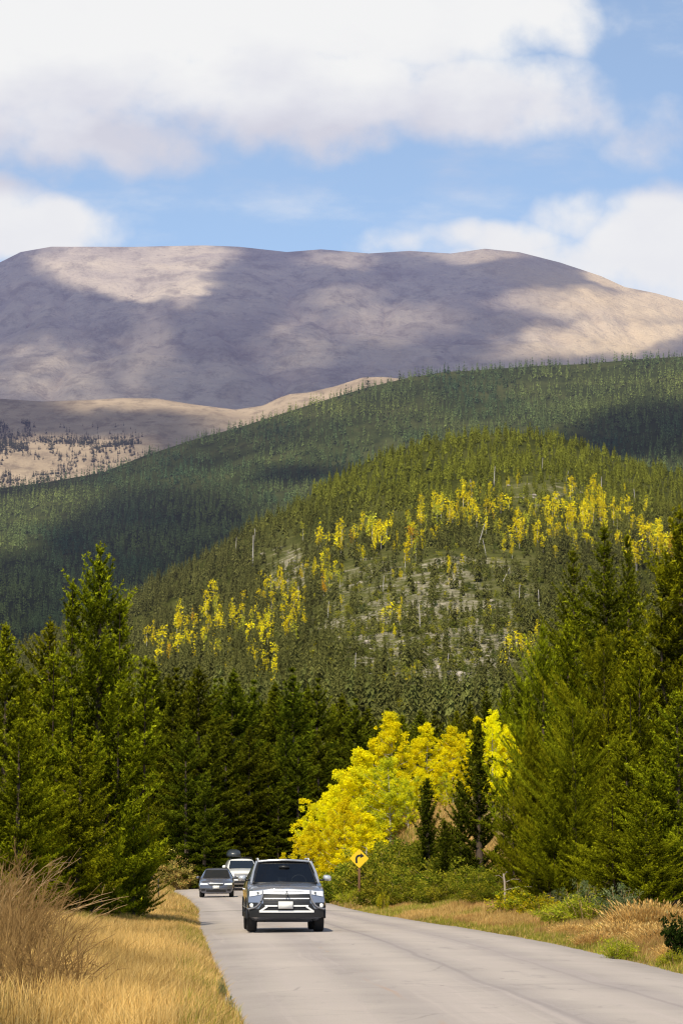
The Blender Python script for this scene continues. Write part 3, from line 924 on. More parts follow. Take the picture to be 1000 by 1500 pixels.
# ---- roadside conifers, left
G_L = 'conifers crowding the left verge'
plant_px('spruce_tree', 'tallest spruce left of the road, with a thin spiky leader above its stepped side tops', 'tree', BIG, 141, 797, 75, 1.0, 0.0, G_L)
for lab, pr, u, v, y, wr, rz in [
    ('conifer with a pointed top just left of the tallest roadside spruce', SPR1, 72, 908, 78, 1.0, 1.0),
    ('dark conifer cut off by the left edge of the photo', SPR2, -8, 914, 72, 1.05, 2.0),
    ('broad conifer filling in below and behind the tallest spruce on its right side', SPR2, 192, 1035, 82, .75, 3.1),
    ('low bushy conifer in front of the left edge trees, above the bare willow twigs', SPR1, 22, 1050, 68, 1.2, 4.0),
    ('short full conifer at the foot of the tallest roadside spruce', SPR1, 112, 1075, 71, 1.25, 5.0),
    ('small rounded conifer at the verge, lowest of those left of the cars', SPR1, 196, 1150, 80, .85, .6),
    ('mid height conifer half hidden between the pointed one and the left edge', SPR1, 34, 985, 82, 1.0, 2.6)]:
    plant_px('conifer_tree', lab, 'tree', pr, u, v, y, wr, rz, G_L)

# ---- the shaded row closing the view behind the bend
rr = random.Random(5)
row = [(226, 968, 188), (262, 985, 190), (290, 978, 182), (318, 1000, 200), (345, 982, 186), (372, 1003, 205), (398, 1000, 192), (424, 985, 188), (447, 1005, 205), (470, 1000, 192), (497, 1018, 208),
       (521, 1030, 200), (247, 1010, 186), (275, 1060, 172), (306, 1052, 174), (335, 1070, 177), (364, 1066, 178), (392, 1085, 180), (418, 1060, 182), (441, 1090, 180), (240, 1150, 184), (466, 1075, 186), (258, 1125, 182),
       (298, 1130, 171), (352, 1140, 176), (405, 1150, 178)]
for k, (u, v, y) in enumerate(row):
    plant_px('conifer_tree', 'dark conifer in the shaded row that closes the view behind the far bend', 'tree', (ROW1, ROW2)[k % 2], u, v, y, rr.uniform(.95, 1.25), rr.uniform(0, 6), 'dark conifers behind the bend')
rowb = [(540, 1036, 300), (565, 1042, 320), (590, 1046, 290), (615, 1040, 330), (640, 1046, 300), (668, 1040, 310), (692, 1030, 290), (716, 1010, 280), (742, 1000, 270), (765, 990, 260), (515, 1040, 280), (490, 1030, 290), (455, 1015, 280),
        (430, 1010, 270), (395, 1010, 265), (350, 1005, 260), (310, 1000, 265), (275, 995, 270), (245, 990, 265), (215, 1000, 262), (660, 1060, 262), (610, 1062, 255), (560, 1060, 252), (690, 1075, 235), (735, 1050, 230)]
for k, (u, v, y) in enumerate(rowb):
    plant_px('conifer_tree', 'mid green conifer at the foot of the knoll behind the yellow aspens', 'tree', (ROW1, ROW2, SPR1)[k % 3], u, v, y, rr.uniform(.95, 1.3), rr.uniform(0, 6), 'conifers at the foot of the knoll')

# ---- big group right of the road
G_R = 'conifers right of the road'
right = [
    ('tallest dark conifer right of the road, its narrow top against the knoll', TALL, 890, 768, 104, 1.15, .3),
    ('thin dark conifer top just left of the tallest right hand conifer', TALL, 838, 802, 118, .95, 1.7),
    ('thin dark conifer top just right of the tallest right hand conifer', TALL, 922, 778, 121, .85, 2.9),
    ('dark conifer cut off by the right edge of the photo, reaching high', BIG, 1000, 745, 90, 1.1, 3.4),
    ('light green conifer leftmost of the big right hand group, soft pointed top', SOFT1, 800, 915, 100, .72, .2),
    ('light green conifer with drooping sprays in front of the tallest one', SOFT2, 888, 925, 88, .9, 1.2),
    ('feathery conifer between the soft pointed one and the tallest one', SPR1, 838, 905, 97, .8, 2.2),
    ('feathery conifer right of the tallest one, under the edge tree', SPR2, 948, 955, 86, .8, 3.2),
    ('dense dark conifer low at the right edge of the photo', SPR1, 990, 1010, 74, 1.2, 4.2),
    ('broad light green conifer low in the middle of the right hand group', SOFT2, 838, 1030, 82, .95, 5.2),
    ('broad bushy conifer in front of the right hand group, above the tan grass', SPR2, 905, 1075, 76, 1.3, .9),
    ('low feathery conifer at the left foot of the right hand group', SOFT1, 782, 1040, 96, .75, 1.9),
    ('low dark conifer beside the pale dead stem', SPR2, 752, 1130, 98, .8, 2.4),
    ('short conifer hugging the verge under the right hand group', SPR1, 805, 1160, 82, 1.1, .1),
    ('short conifer at the verge right of the tan shrub', SPR1, 950, 1170, 71, 1.4, 1.1),
]
for lab, pr, u, v, y, wr, rz in right:
    plant_px('conifer_tree', lab, 'tree', pr, u, v, y, wr, rz, G_R)
for lab, u, v, y, wr, rz in [
    ('young dark pine with upright shoots in front of the yellow aspens', 703, 1062, 112, 1.25, 0),
    ('smallest young pine, dark and upright, right of the tan bank', 628, 1145, 118, 1.35, 2),
    ('young pine left of the taller young pine and half merged with it', 672, 1150, 114, 1.5, 4),
    ('young pine low among the green shrubs below the aspens', 650, 1205, 110, 1.5, 5)]:
    plant_px('young_pine', lab, 'tree', YOUNG, u, v, y, wr, rz, 'young pines below the aspens')

# ---- the yellow aspens on the bank
G_A = 'yellow aspens on the bank beyond the bend'
for lab, pr, u, v, y, wr, rz in [
    ('tallest yellow aspen, the rounded peak of the grove', ASP[0], 575, 1040, 158, 1.0, 0),
    ('yellow aspen left of the tallest, stepping down toward the road', ASP[1], 528, 1095, 152, 1.15, 1),
    ('low yellow aspen at the left end of the grove, beside the dark row', ASP[2], 482, 1150, 148, .85, 2),
    ('bright yellow aspen low in front, above the silver car roof', ASP[2], 505, 1165, 141, .9, 3),
    ('yellow green aspen under the tallest one', ASPG, 572, 1105, 150, 1.1, 4),
    ('yellow aspen right of the tallest, above the tan bank', ASP[1], 624, 1058, 160, 1.1, 5),
    ('yellow aspen behind the young pines, second from the right', ASP[0], 664, 1062, 163, 1.05, 1.5),
    ('yellow aspen at the right end of the grove, beside the soft conifers', ASP[2], 722, 1040, 150, .75, 2.5),
    ('small bright aspen beside the curve sign', ASP[1], 536, 1190, 139, 1.3, .4),
    ('small yellow aspen lowest at the left foot of the grove', ASP[2], 452, 1205, 145, 1.1, .9),
    ('yellow aspen low behind the smallest young pine, over the tan bank', ASP[2], 618, 1125, 152, 1.1, 3.3),
    ('yellow green aspen low between the young pines and the tan bank', ASPG, 655, 1130, 152, 1.0, 4.3),
    ('yellow green aspen right above the tan bank', ASPG, 598, 1140, 149, 1.0, 5.3),
    ('yellow aspen behind the taller young pine, upright and full', ASP[1], 700, 1050, 156, .9, .2),
    ('yellow aspen just left of the right end of the grove', ASP[0], 745, 1060, 152, .7, 1.2),
    ('yellow aspen between the tallest and the left end, full to the ground', ASP[0], 508, 1130, 154, 1.2, 2.2)]:
    plant_px('aspen_tree', lab, 'tree', pr, u, v, y, wr, rz, G_A)
# ------------------------------------------------------------------ forest on the hills
def lowcon(seed, nw, nb, R=.17, prof=.75, zl=.06):
    """far conifer of unit height: drooping sprays round a stem"""
    r = np.random.default_rng(seed)
    V, Fq, K = [], [], []
    for i in range(nw):
        f = zl + (1 - zl) * (i + r.uniform(.1, .9)) / nw
        L0 = R * (1 - f) ** prof * r.uniform(.75, 1.15) + .012
        a0 = r.uniform(0, 6.3)
        for k in range(nb):
            az = a0 + k * 2 * PI / nb + r.normal() * .3
            L = L0 * r.uniform(.55, 1.2)
            d = np.array([math.cos(az), math.sin(az), 0]); s = np.array([-d[1], d[0], 0])
            w = L * r.uniform(.35, .6)
            rise = -L * r.uniform(.35, 1.7)
            base = np.array([0, 0, f + .035])
            n = len(V)
            V += [base, base + d * L * .55 + s * w * .6 + np.array([0, 0, rise * .4]), base + d * L + np.array([0, 0, rise]), base + d * L * .6 - s * w * .6 + np.array([0, 0, rise * .4])]
            K += [.65, .95, 1.12, .95]
            Fq.append([n, n + 1, n + 2, n + 3])
    n = len(V)
    V += [np.array([0.02 * math.cos(a), .02 * math.sin(a), .8]) for a in (0, 2.1, 4.2)] + [np.array([0, 0, 1.0])]
    K += [.8] * 3 + [1.1]
    Fq += [[n, n + 1, n + 3, n + 3]]
    V = np.array(V)
    # a triangle written as a quad is not allowed: split the tip off
    Fq = Fq[:-1]
    tri = np.array([[n, n + 1, n + 3], [n + 1, n + 2, n + 3], [n + 2, n, n + 3]])
    st = np.array([[.012, 0, -.06], [-.006, .011, -.06], [-.006, -.011, -.06], [0, 0, .5]])
    m = len(V)
    tri2 = np.array([[0, 1, 3], [1, 2, 3], [2, 0, 3]]) + m
    return np.concatenate([V, st]), np.array(Fq), np.concatenate([tri, tri2]), np.concatenate([K, [.3] * 4])


def lowleaf(seed, n, R=.22):
    """far broadleaf of unit height: leaf clumps on a pale stem"""
    r = np.random.default_rng(seed)
    cl = int(n / 9)
    c = np.stack([r.normal(size=cl) * R * .55, r.normal(size=cl) * R * .55, r.uniform(.28, .98, cl)], -1)
    c[:, :2] *= (np.sin(np.clip((c[:, 2:3] - .15) / .9, 0, 1) * PI) ** .6 + .15)
    ii = r.integers(0, cl, n)
    p = c[ii] + r.normal(size=(n, 3)) * np.array([.035, .035, .06])
    nr = unit(r.normal(size=(n, 3)) + np.array([0, -.4, .5])); a = unit(np.cross(nr, r.normal(size=(n, 3)))); b = np.cross(nr, a)
    s = r.uniform(.018, .045, (n, 1))
    V = np.stack([p - a * s, p + b * s * .8, p + a * s, p - b * s * .8], 1).reshape(-1, 3)
    K = np.repeat(r.uniform(.75, 1.15, cl)[ii] * r.uniform(.85, 1.1, n), 4)
    st = np.array([[.012, 0, -.06], [-.006, .011, -.06], [-.006, -.011, -.06], [.01, 0, .85]])
    m = len(V)
    return np.concatenate([V, st]), np.arange(4 * n).reshape(-1, 4), np.array([[0, 1, 3], [1, 2, 3], [2, 0, 3]]) + m, np.concatenate([K, [1] * 4])


def scatter_mesh(name, protos, pos, h, wid, rz, col, mats, stemcol=None):
    Vs, Q, T, C = [], [], [], []
    n0 = 0
    which = np.arange(len(pos)) % len(protos)
    for k, (pv, pq, pt, pk) in enumerate(protos):
        idx = np.nonzero(which == k)[0]
        if not len(idx): continue
        c, s = np.cos(rz[idx])[:, None], np.sin(rz[idx])[:, None]
        x = (pv[:, 0] * c - pv[:, 1] * s) * (h * wid)[idx][:, None] + pos[idx, 0:1]
        y = (pv[:, 0] * s + pv[:, 1] * c) * (h * wid)[idx][:, None] + pos[idx, 1:2]
        z = pv[:, 2] * h[idx][:, None] + pos[idx, 2:3]
        m = len(pv)
        off = n0 + np.arange(len(idx))[:, None, None] * m
        Q.append((pq[None] + off).reshape(-1, 4)); T.append((pt[None] + off).reshape(-1, 3))
        Vs.append(np.stack([x, y, z], -1).reshape(-1, 3))
        cc = col[idx][:, None, :] * pk[None, :, None]
        if stemcol is not None: cc[:, -4:, :] = stemcol
        C.append(cc.reshape(-1, 3)); n0 += m * len(idx)
    return np_mesh(name, np.concatenate(Vs), [np.concatenate(Q), np.concatenate(T)], mats, col=np.clip(np.concatenate(C), .001, 1))


LOW_A = [lowcon(100 + k, 7, 5, R=.19) for k in range(8)]
LOW_B = [lowcon(200 + k, 13, 6, R=.165 + .03 * (k % 3), prof=.6 + .1 * (k % 4)) for k in range(10)]
LOW_L = [lowleaf(300 + k, 150, R=.085 + .02 * (k % 4)) for k in range(10)]


def in_frame(p, m=40):
    u, v = uv_of(p)
    return (u > -m) & (u < 1000 + m), u, v


# --- the long forested hill
n = 15500
u = rng.uniform(-120, 1120, n * 2); tt = 1.04 * rng.random(n * 2) ** .92
p = back_h.at(u, np.minimum(tt, 1.035))
_, pu, pv = in_frame(p)
clear = fbm(pu * .02, pv * .05, 61, 3)
k = rng.random(n * 2) < np.clip(1.3 - 1.1 * (clear > .66), .1, 1)
p = p[k][:n]; pu = pu[k][:n]; pv = pv[k][:n]
h = rng.uniform(9, 18, len(p)) * (1 + .25 * (fbm(pu * .05, pv * .08, 63, 2) - .5))
base = np.array([.185, .222, .070]) * rng.uniform(.6, 1.35, (len(p), 1))
warm = fbm(pu * .01, pv * .03, 65, 3)[:, None]
base = base * (1 + (warm - .5) * np.array([1.5, 1.0, .3]))
o = link('forest', scatter_mesh('forest', LOW_A, p, h, rng.uniform(.85, 1.4, len(p)), rng.uniform(0, 6.3, len(p)), base, [M_NEEDLE_FAR]))
tag(o, 'unbroken dark spruce forest covering the long ridge below the bare mountain', 'forest', kind='stuff')

# --- thin timberline trees on the bare shoulder
n = 9000
u = rng.uniform(-100, 250, n); v = rng.uniform(612, 730, n)
tt = rng.uniform(.02, .75, n)
p = saddle_h.at(u, tt); _, pu, pv = in_frame(p)
dn = np.where((pu < 45) & (pv < 662), .9, np.where(pv > 640, .75, .04)) * ss(.35, .62, fbm(pu * .04, pv * .07, 67, 4))
k = (rng.random(n) < dn) & (pu < 215)
p = p[k]
base = np.array([.06, .075, .045]) * rng.uniform(.7, 1.3, (len(p), 1))
o = link('timberline_trees', scatter_mesh('timberline_trees', LOW_A, p, rng.uniform(6, 12, len(p)), rng.uniform(1.1, 2.0, len(p)), rng.uniform(0, 6.3, len(p)), base, [M_NEEDLE_FAR]))
tag(o, 'sparse dark timberline trees dotted over the pale shoulder below the mountain', 'forest', kind='stuff')

# --- the knoll
n = 15000
u = rng.uniform(-60, 1100, n); tt = 1.03 * rng.random(n) ** .85
p = knoll_h.at(u, tt); _, pu, pv = in_frame(p)
bare = scree(pu, pv)
keep = rng.random(n) < np.clip(1.05 - .72 * bare ** .9, .29, 1)
keep &= (pv < 1150) & (pu > -60) & (pu < 1060)
# thin out where perspective would crowd them
keep &= rng.random(n) < np.where(pv < 760, .95, .72)
p, pu, pv, tt, bare = p[keep], pu[keep], pv[keep], tt[keep], bare[keep]
h = np.where(pv < 720, 8.6, 10.2) * rng.uniform(.6, 1.3, len(p)) * (1 - .2 * bare)
topc = np.array([.285, .315, .034]); lowc_ = np.array([.175, .182, .050])
f = ss(700, 820, pv)[:, None]
base = (topc * (1 - f) + lowc_ * f) * rng.uniform(.62, 1.35, (len(p), 1))
ps_ = h * F / p[:, 1] * (pv < 1085)
big = np.argsort(-ps_)[:190]
rest = np.ones(len(p), bool); rest[big] = False
o = link('forest', scatter_mesh('forest', LOW_B, p[rest], h[rest], rng.uniform(1.0, 1.6, rest.sum()), rng.uniform(0, 6.3, rest.sum()), base[rest], [M_NEEDLE_FAR]))
tag(o, 'dense olive green conifers covering the top and flanks of the rounded knoll', 'forest', kind='stuff')


def split_protos(protos, col, mats, stem):
    """crown and stem of a far tree as two meshes"""
    out = []
    for k, (pv_, pq, pt, pk) in enumerate(protos):
        st = pt[-3:]; ct = pt[:-3]
        C = np.clip(np.array(col)[None] * pk[:, None], .001, 1)
        m = len(pv_) - 4
        crown = np_mesh('crown', pv_[:m], [pq] + ([ct] if len(ct) else []), [mats[0]], col=C[:m])
        tr_ = np_mesh('trunk', pv_[m:], [st - m], [mats[1]])
        out.append((crown, tr_, 1.0))
    return out


M_TRUNK_FAR = barkmat('far bark', (.08, .065, .05), (.16, .13, .10), air=True)
KN_C = sum((split_protos([q], np.array([.175, .182, .050]) * g, (M_NEEDLE_FAR, M_TRUNK_FAR), None) for q, g in zip(LOW_B, (.7, .85, 1.0, 1.15, 1.3, .8, .95, 1.1, 1.2, .9))), [])
for q, i in enumerate(big):
    lab = 'small grey green conifer standing on the lower face of the knoll'
    plant('conifer_tree', lab, 'tree', KN_C[q % len(KN_C)], float(p[i, 0]), float(p[i, 1]), float(h[i]), float(rng.uniform(1.0, 1.5)), float(rng.uniform(0, 6.3)), 'conifers on the lower face of the knoll', float(p[i, 2]))


def t_for(hill, u, v):
    """slope parameter whose surface shows at row v in column u"""
    ts_ = np.linspace(0, 1.0, 220)
    q = hill.at(np.full(220, float(u)), ts_)
    vv = uv_of(q)[1]
    return float(ts_[np.argmin(np.abs(vv - v))])


KN_A = split_protos(LOW_L, (.95, .78, .02), (M_ASPEN_FAR, M_SNAG), None)
KN_G = split_protos(LOW_L, (.56, .54, .05), (M_ASPEN_FAR, M_SNAG), None)
KN_O = split_protos(LOW_L, (.80, .48, .03), (M_ASPEN_FAR, M_SNAG), None)
# patches: (u, v of the feet, spread u, spread v, number, height in rows)
patches = [(245, 962, 22, 16, 10, 36), (300, 925, 22, 26, 10, 32), (318, 978, 20, 10, 5, 26), (372, 990, 26, 16, 9, 34), (402, 955, 22, 24, 10, 34), (440, 868, 34, 12, 9, 24), (402, 858, 16, 10, 4, 22),
           (520, 808, 36, 12, 11, 34), (545, 800, 14, 8, 6, 38), (480, 828, 22, 10, 5, 20), (604, 775, 10, 12, 4, 30), (640, 770, 20, 12, 6, 34), (672, 745, 22, 12, 7, 28), (705, 735, 16, 10, 5, 22), (752, 712, 10, 5, 3, 16),
           (768, 790, 14, 10, 5, 34), (800, 800, 18, 12, 7, 36), (838, 768, 20, 10, 7, 34), (878, 760, 26, 14, 9, 34), (905, 770, 18, 14, 6, 34), (850, 800, 30, 10, 6, 28), (965, 820, 18, 14, 7, 40), (925, 800, 14, 14, 4, 30),
           (745, 960, 9, 14, 5, 34), (775, 955, 7, 14, 4, 34), (570, 1010, 16, 6, 5, 18), (735, 800, 12, 10, 4, 24), (655, 835, 14, 10, 4, 18), (590, 800, 20, 12, 5, 26), (622, 792, 20, 12, 5, 28), (470, 848, 24, 10, 6, 24), (428, 884, 20, 10, 5, 26), (350, 935, 22, 16, 7, 28), (275, 950, 30, 16, 8, 32), (690, 760, 20, 12, 6, 28), (722, 772, 18, 10, 5, 28), (792, 772, 22, 10, 6, 30), (950, 796, 22, 10, 6, 32), (985, 806, 18, 10, 5, 34), (880, 738, 26, 10, 6, 24), (855, 728, 18, 8, 4, 20), (390, 925, 30, 22, 8, 30), (560, 905, 20, 12, 4, 22), (432, 915, 16, 12, 4, 26), (340, 890, 16, 14, 3, 22), (500, 940, 60, 40, 5, 18),
           (640, 900, 60, 40, 5, 16), (660, 860, 70, 30, 4, 18)]
LAB_A = 'small golden aspen among the conifers on the knoll'
LAB_G = 'small yellow green aspen among the conifers on the knoll'
LAB_O = 'small orange tinged aspen among the conifers on the knoll'
asp_all = []
for (u0, v0, du, dv, cnt, hp) in patches:
    for _ in range(int(round(cnt * 1.7))):
        uu = u0 + rng.normal() * du * .95; vv = min(v0 + rng.normal() * dv * .95, 1035)
        q = knoll_h.at(uu, t_for(knoll_h, uu, vv))
        rowsz = 1.12 * hp * rng.uniform(.5, 1.15)
        asp_all.append((rowsz, q, rng.random()))
asp_all.sort(key=lambda a_: -a_[0])
if True:
    for rowsz, q, x in asp_all[:282]:
        hh = rowsz * q[1] / F
        pr, lab, gp = (KN_A, LAB_A, 'golden aspens on the knoll') if x < .84 else (KN_G, LAB_G, 'yellow green aspens on the knoll') if x < .975 else (KN_O, LAB_O, 'orange aspens on the knoll')
        plant('aspen_tree', lab, 'tree', pr[int(rng.integers(0, len(pr)))], float(q[0]), float(q[1]), float(hh), float(rng.uniform(.8, 1.3)), float(rng.uniform(0, 6.3)), gp, float(q[2]))

rest_a = asp_all[282:]
if rest_a:
    qp = np.array([a_[1] for a_ in rest_a]); hp_ = np.array([a_[0] for a_ in rest_a]) * qp[:, 1] / F
    ca = np.where(np.array([a_[2] for a_ in rest_a])[:, None] < .8, np.array([[.95, .80, .02]]), np.array([[.60, .58, .05]])) * rng.uniform(.8, 1.1, (len(qp), 1))
    o = link('aspen_thicket', scatter_mesh('aspen_thicket', LOW_L, qp, hp_, rng.uniform(.8, 1.3, len(qp)), rng.uniform(0, 6.3, len(qp)), ca, [M_ASPEN_FAR]))
    tag(o, 'smallest yellow aspens mixed through the golden bands on the knoll', 'aspens', kind='stuff')

# olive scrub on the open parts of the knoll: nobody could count it
n = 6500
u = rng.uniform(300, 980, n); tt = rng.uniform(.05, .8, n)
q = knoll_h.at(u, tt); _, pu, pv = in_frame(q)
k = (rng.random(n) < scree(pu, pv) * .9 + .1) & (pv < 1045)
q = q[k]
hh = rng.uniform(1.2, 4.5, len(q))
cb = np.array([[.19, .21, .03], [.27, .28, .05], [.46, .43, .04], [.13, .16, .035], [.28, .27, .11]])[rng.integers(0, 5, len(q))] * rng.uniform(.7, 1.2, (len(q), 1))
o = link('undergrowth', scatter_mesh('undergrowth', LOW_L, q - np.array([0, 0, .6]), hh, rng.uniform(1.8, 3.6, len(q)), rng.uniform(0, 6.3, len(q)), cb, [M_ASPEN_FAR]))
tag(o, 'olive and straw coloured scrub on the open stony face of the knoll', 'undergrowth', kind='stuff')

# bare dead trunks and pale boulders on the knoll
for k, (u, v, hp, lean) in enumerate([(723, 712, 30, .06), (690, 722, 20, -.05), (793, 690, 20, .1), (370, 830, 46, .02), (374, 800, 26, -.03), (345, 810, 24, .05), (700, 800, 34, .3), (712, 815, 26, -.2), (760, 880, 26, .05), (790, 900, 36, -.04), (480, 905, 24, .06),
                                     (560, 870, 26, .1), (615, 920, 34, -.03), (655, 985, 26, .08), (520, 985, 30, .03), (437, 895, 36, .0), (880, 725, 26, .05), (930, 745, 30, -.05), (828, 705, 16, .3), (735, 855, 24, .5)]):
    q = knoll_h.at(u, t_for(knoll_h, u, v))
    H_ = hp * q[1] / F
    m = MB()
    r_ = np.random.default_rng(900 + k)
    kk = np.linspace(0, 1, 5)
    m.tube(np.stack([lean * H_ * kk, 0 * kk, H_ * kk - .5 * (kk == 0)], -1), (.045 * (1 - .8 * kk) + .004) * H_ * .6 + .03, 5)
    for e in range(6):
        f = r_.uniform(.35, .95); az = r_.uniform(0, 6.3); l = H_ * r_.uniform(.06, .18)
        m.tube([[lean * H_ * f, 0, H_ * f], [lean * H_ * f + math.cos(az) * l, math.sin(az) * l, H_ * f + l * .35]], [.035, .012], 3, cap=False)
    o = m.build('dead_tree', M_SNAG, loc=tuple(q), smooth=False)
    tag(o, 'bare grey dead trunk standing among the trees on the knoll', 'dead tree', 'dead trunks on the knoll')

t = NT('pale boulder'); ps = t.pos()
M_ROCK = t.finish(t.n('BsdfDiffuse', i_Color=t.ramp(t.noise(ps, .8, 6, .65), [(.3, (.20, .17, .14)), (.55, (.40, .35, .29)), (.75, (.55, .50, .43))])).outputs[0], True)
for k in range(46):
    u, v = [(640, 960), (600, 1000), (700, 965), (560, 860), (800, 725), (830, 735), (410, 815), (680, 1005), (540, 940), (740, 870)][k % 10]
    u += rng.normal() * 28; v = min(v + rng.normal() * 14, 1030)
    q = knoll_h.at(u, t_for(knoll_h, u, v))
    bm = bmesh.new(); bmesh.ops.create_icosphere(bm, subdivisions=2, radius=1)
    sd = rng.uniform(0, 50)
    for vv_ in bm.verts:
        nn = 1 + .6 * (float(fbm(vv_.co.x * 1.6 + sd, vv_.co.y * 1.6 + vv_.co.z * 1.3, 71, 3)) - .5)
        vv_.co *= nn
    sx_ = rng.uniform(.6, 2.2)
    for vv_ in bm.verts: vv_.co = Vector((vv_.co.x * sx_ * rng.uniform(.97, 1.03), vv_.co.y * sx_, vv_.co.z * sx_ * .6))
    me = bpy.data.meshes.new('boulder'); bm.to_mesh(me); bm.free(); me.materials.append(M_ROCK)
    o = link('boulder', me, loc=tuple(q))
    tag(o, 'pale boulder lying on the stony face of the knoll', 'boulder', 'boulders on the knoll')
# ------------------------------------------------------------------ grass on the verges
def blades(n_per, ymin, ymax, side, wmax, hfun, cfun, seed, wid=.0036, inside=.10):
    r = np.random.default_rng(seed)
    xs, ys = [], []
    for y0, y1 in zip(np.arange(ymin, ymax, 2.0), np.arange(ymin, ymax, 2.0) + 2.0):
        yc = (y0 + y1) / 2
        n = int(n_per(yc) * 2 * wmax(yc))
        if n <= 0: continue
        y = r.uniform(y0, y1, n); d = -inside + (wmax(yc) + inside) * r.random(n) ** .85
        x = xl(y) - d if side < 0 else xr(y) + d
        k = (np.abs(x) < .119 * y * 1.06 + 1.2) & ((side > 0) | (x > -.094 * y + .25 * np.sin(y * 2.1)) | (y > 52) | (r.random(n) < .12))
        xs.append(x[k]); ys.append(y[k])
    x = np.concatenate(xs); y = np.concatenate(ys)
    d = (xl(y) - x) if side < 0 else (x - xr(y))
    cl = fbm(x * 1.3, y * .9, seed + 5, 3)                    # tussocks
    keep = r.random(len(x)) < np.clip(.35 + 1.3 * (cl - .3), .12, 1)
    x, y, d, cl = x[keep], y[keep], d[keep], cl[keep]
    n = len(x)
    h = hfun(x, y, d, cl) * r.uniform(.5, 1.15, n)
    base = np.stack([x, y, zg(x, y) - .03], -1)
    az = r.uniform(0, 2 * PI, n)
    lean = h * (.08 + .75 * r.random(n) ** 2.2)
    wind = np.array([.22, .05])
    ld = np.stack([np.cos(az) + wind[0], np.sin(az) + wind[1], 0 * az], -1)
    tipp = base + ld * lean[:, None] + np.array([0, 0, 1]) * (h * .96)[:, None]
    midp = base + ld * (lean * .28)[:, None] + np.array([0, 0, 1]) * (h * .55)[:, None]
    fa = r.uniform(-.9, .9, n)
    sd = np.stack([np.cos(fa), np.sin(fa), 0 * fa], -1)
    w = (wid * (1 + .012 * np.clip(y - 30, 0, 200)) * r.uniform(.6, 1.5, n))[:, None]
    V = np.stack([base - sd * w, base + sd * w, midp - sd * w * .85, midp + sd * w * .85, tipp], 1)
    c = cfun(x, y, d, cl, r)
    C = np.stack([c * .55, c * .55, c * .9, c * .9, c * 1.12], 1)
    i = np.arange(n)[:, None] * 5
    return V.reshape(-1, 3), i + np.array([0, 1, 3, 2]), i + np.array([2, 3, 4]), C.reshape(-1, 3)


GOLD = np.array([[.62, .39, .125], [.53, .33, .105], [.73, .50, .20], [.38, .235, .075], [.66, .45, .16]])
GREEN = np.array([[.26, .26, .035], [.36, .32, .05], [.18, .20, .03]])
RUST = np.array([[.44, .25, .085], [.36, .19, .07], [.52, .32, .12]])


def col_left(x, y, d, cl, r):
    n = len(x)
    c = GOLD[r.integers(0, 5, n)]
    g = ((fbm(x * .6, y * .35, 77, 3) > .66) & (y > 45)) | ((d < .5) & (fbm(y * .4, y * 0, 78, 2) > .5) & (r.random(n) < .5))
    c = np.where((g & (r.random(n) < .55))[:, None], GREEN[r.integers(0, 3, n)], c)
    rust = np.clip(ss(-4.0, -6.0, x + (y - 40) * .06), 0, 1) * (r.random(n) < .7)
    c = np.where((rust > .5)[:, None], RUST[r.integers(0, 3, n)] * .85, c)
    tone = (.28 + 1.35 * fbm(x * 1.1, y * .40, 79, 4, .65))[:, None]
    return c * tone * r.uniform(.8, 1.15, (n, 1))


def col_right(x, y, d, cl, r):
    n = len(x)
    c = GOLD[r.integers(0, 5, n)]
    gp = fbm(x * .5, y * .25, 83, 3) + .16 * ss(1.1, .2, d) + .05 * ss(80, 60, y)
    c = np.where(((gp > .56) & (r.random(n) < .72))[:, None], GREEN[r.integers(0, 3, n)] * 1.15, c)
    ru = (fbm(x * .4, y * .3, 84, 3) + .25 * ss(62, 50, y) > .58) & (d > .5)
    c = np.where((ru & (r.random(n) < .8))[:, None], RUST[r.integers(0, 3, n)], c)
    tone = (.5 + .95 * fbm(x * .9, y * .4, 85, 4, .6))[:, None]
    return c * tone * r.uniform(.8, 1.15, (n, 1))


Vg, Qg, Tg, Cg, n0 = [], [], [], [], 0
for args in (
    (lambda y: 1500 * (34 / y) ** .9, 24, 100, -1, lambda y: min(9.5, 2.6 + .09 * (y - 24)), lambda x, y, d, cl: (.22 + .30 * cl) * (1 + .35 * ss(1.5, 4.0, d)) * (1 - .35 * ss(55, 75, y)) * (.45 + .55 * ss(-.1, .5, d)), col_left, 401),
    (lambda y: 260, 100, 175, -1, lambda y: 5.0, lambda x, y, d, cl: (.30 + .30 * cl) * (.5 + .5 * ss(-.1, .5, d)), col_left, 402),
    (lambda y: 1000 * (45 / y) ** .9, 38, 112, 1, lambda y: 4.6, lambda x, y, d, cl: (.13 + .20 * cl) * (1 + 1.6 * ss(60, 46, y) * ss(.5, 1.5, d) + .3 * ss(1, 3, d)) * (.4 + .6 * ss(-.1, .6, d)), col_right, 403),
    (lambda y: 230, 112, 185, 1, lambda y: 8.5, lambda x, y, d, cl: (.28 + .28 * cl) * (.45 + .55 * ss(-.1, .6, d)), col_left, 404)):
    v, q, tt_, c = blades(*args)
    Vg.append(v); Qg.append(q + n0); Tg.append(tt_ + n0); Cg.append(c); n0 += len(v)
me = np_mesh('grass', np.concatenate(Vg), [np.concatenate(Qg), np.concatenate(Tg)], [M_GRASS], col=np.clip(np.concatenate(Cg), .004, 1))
tag(link('grass', me), 'tall golden dry grass along both edges of the road', 'grass', kind='stuff')


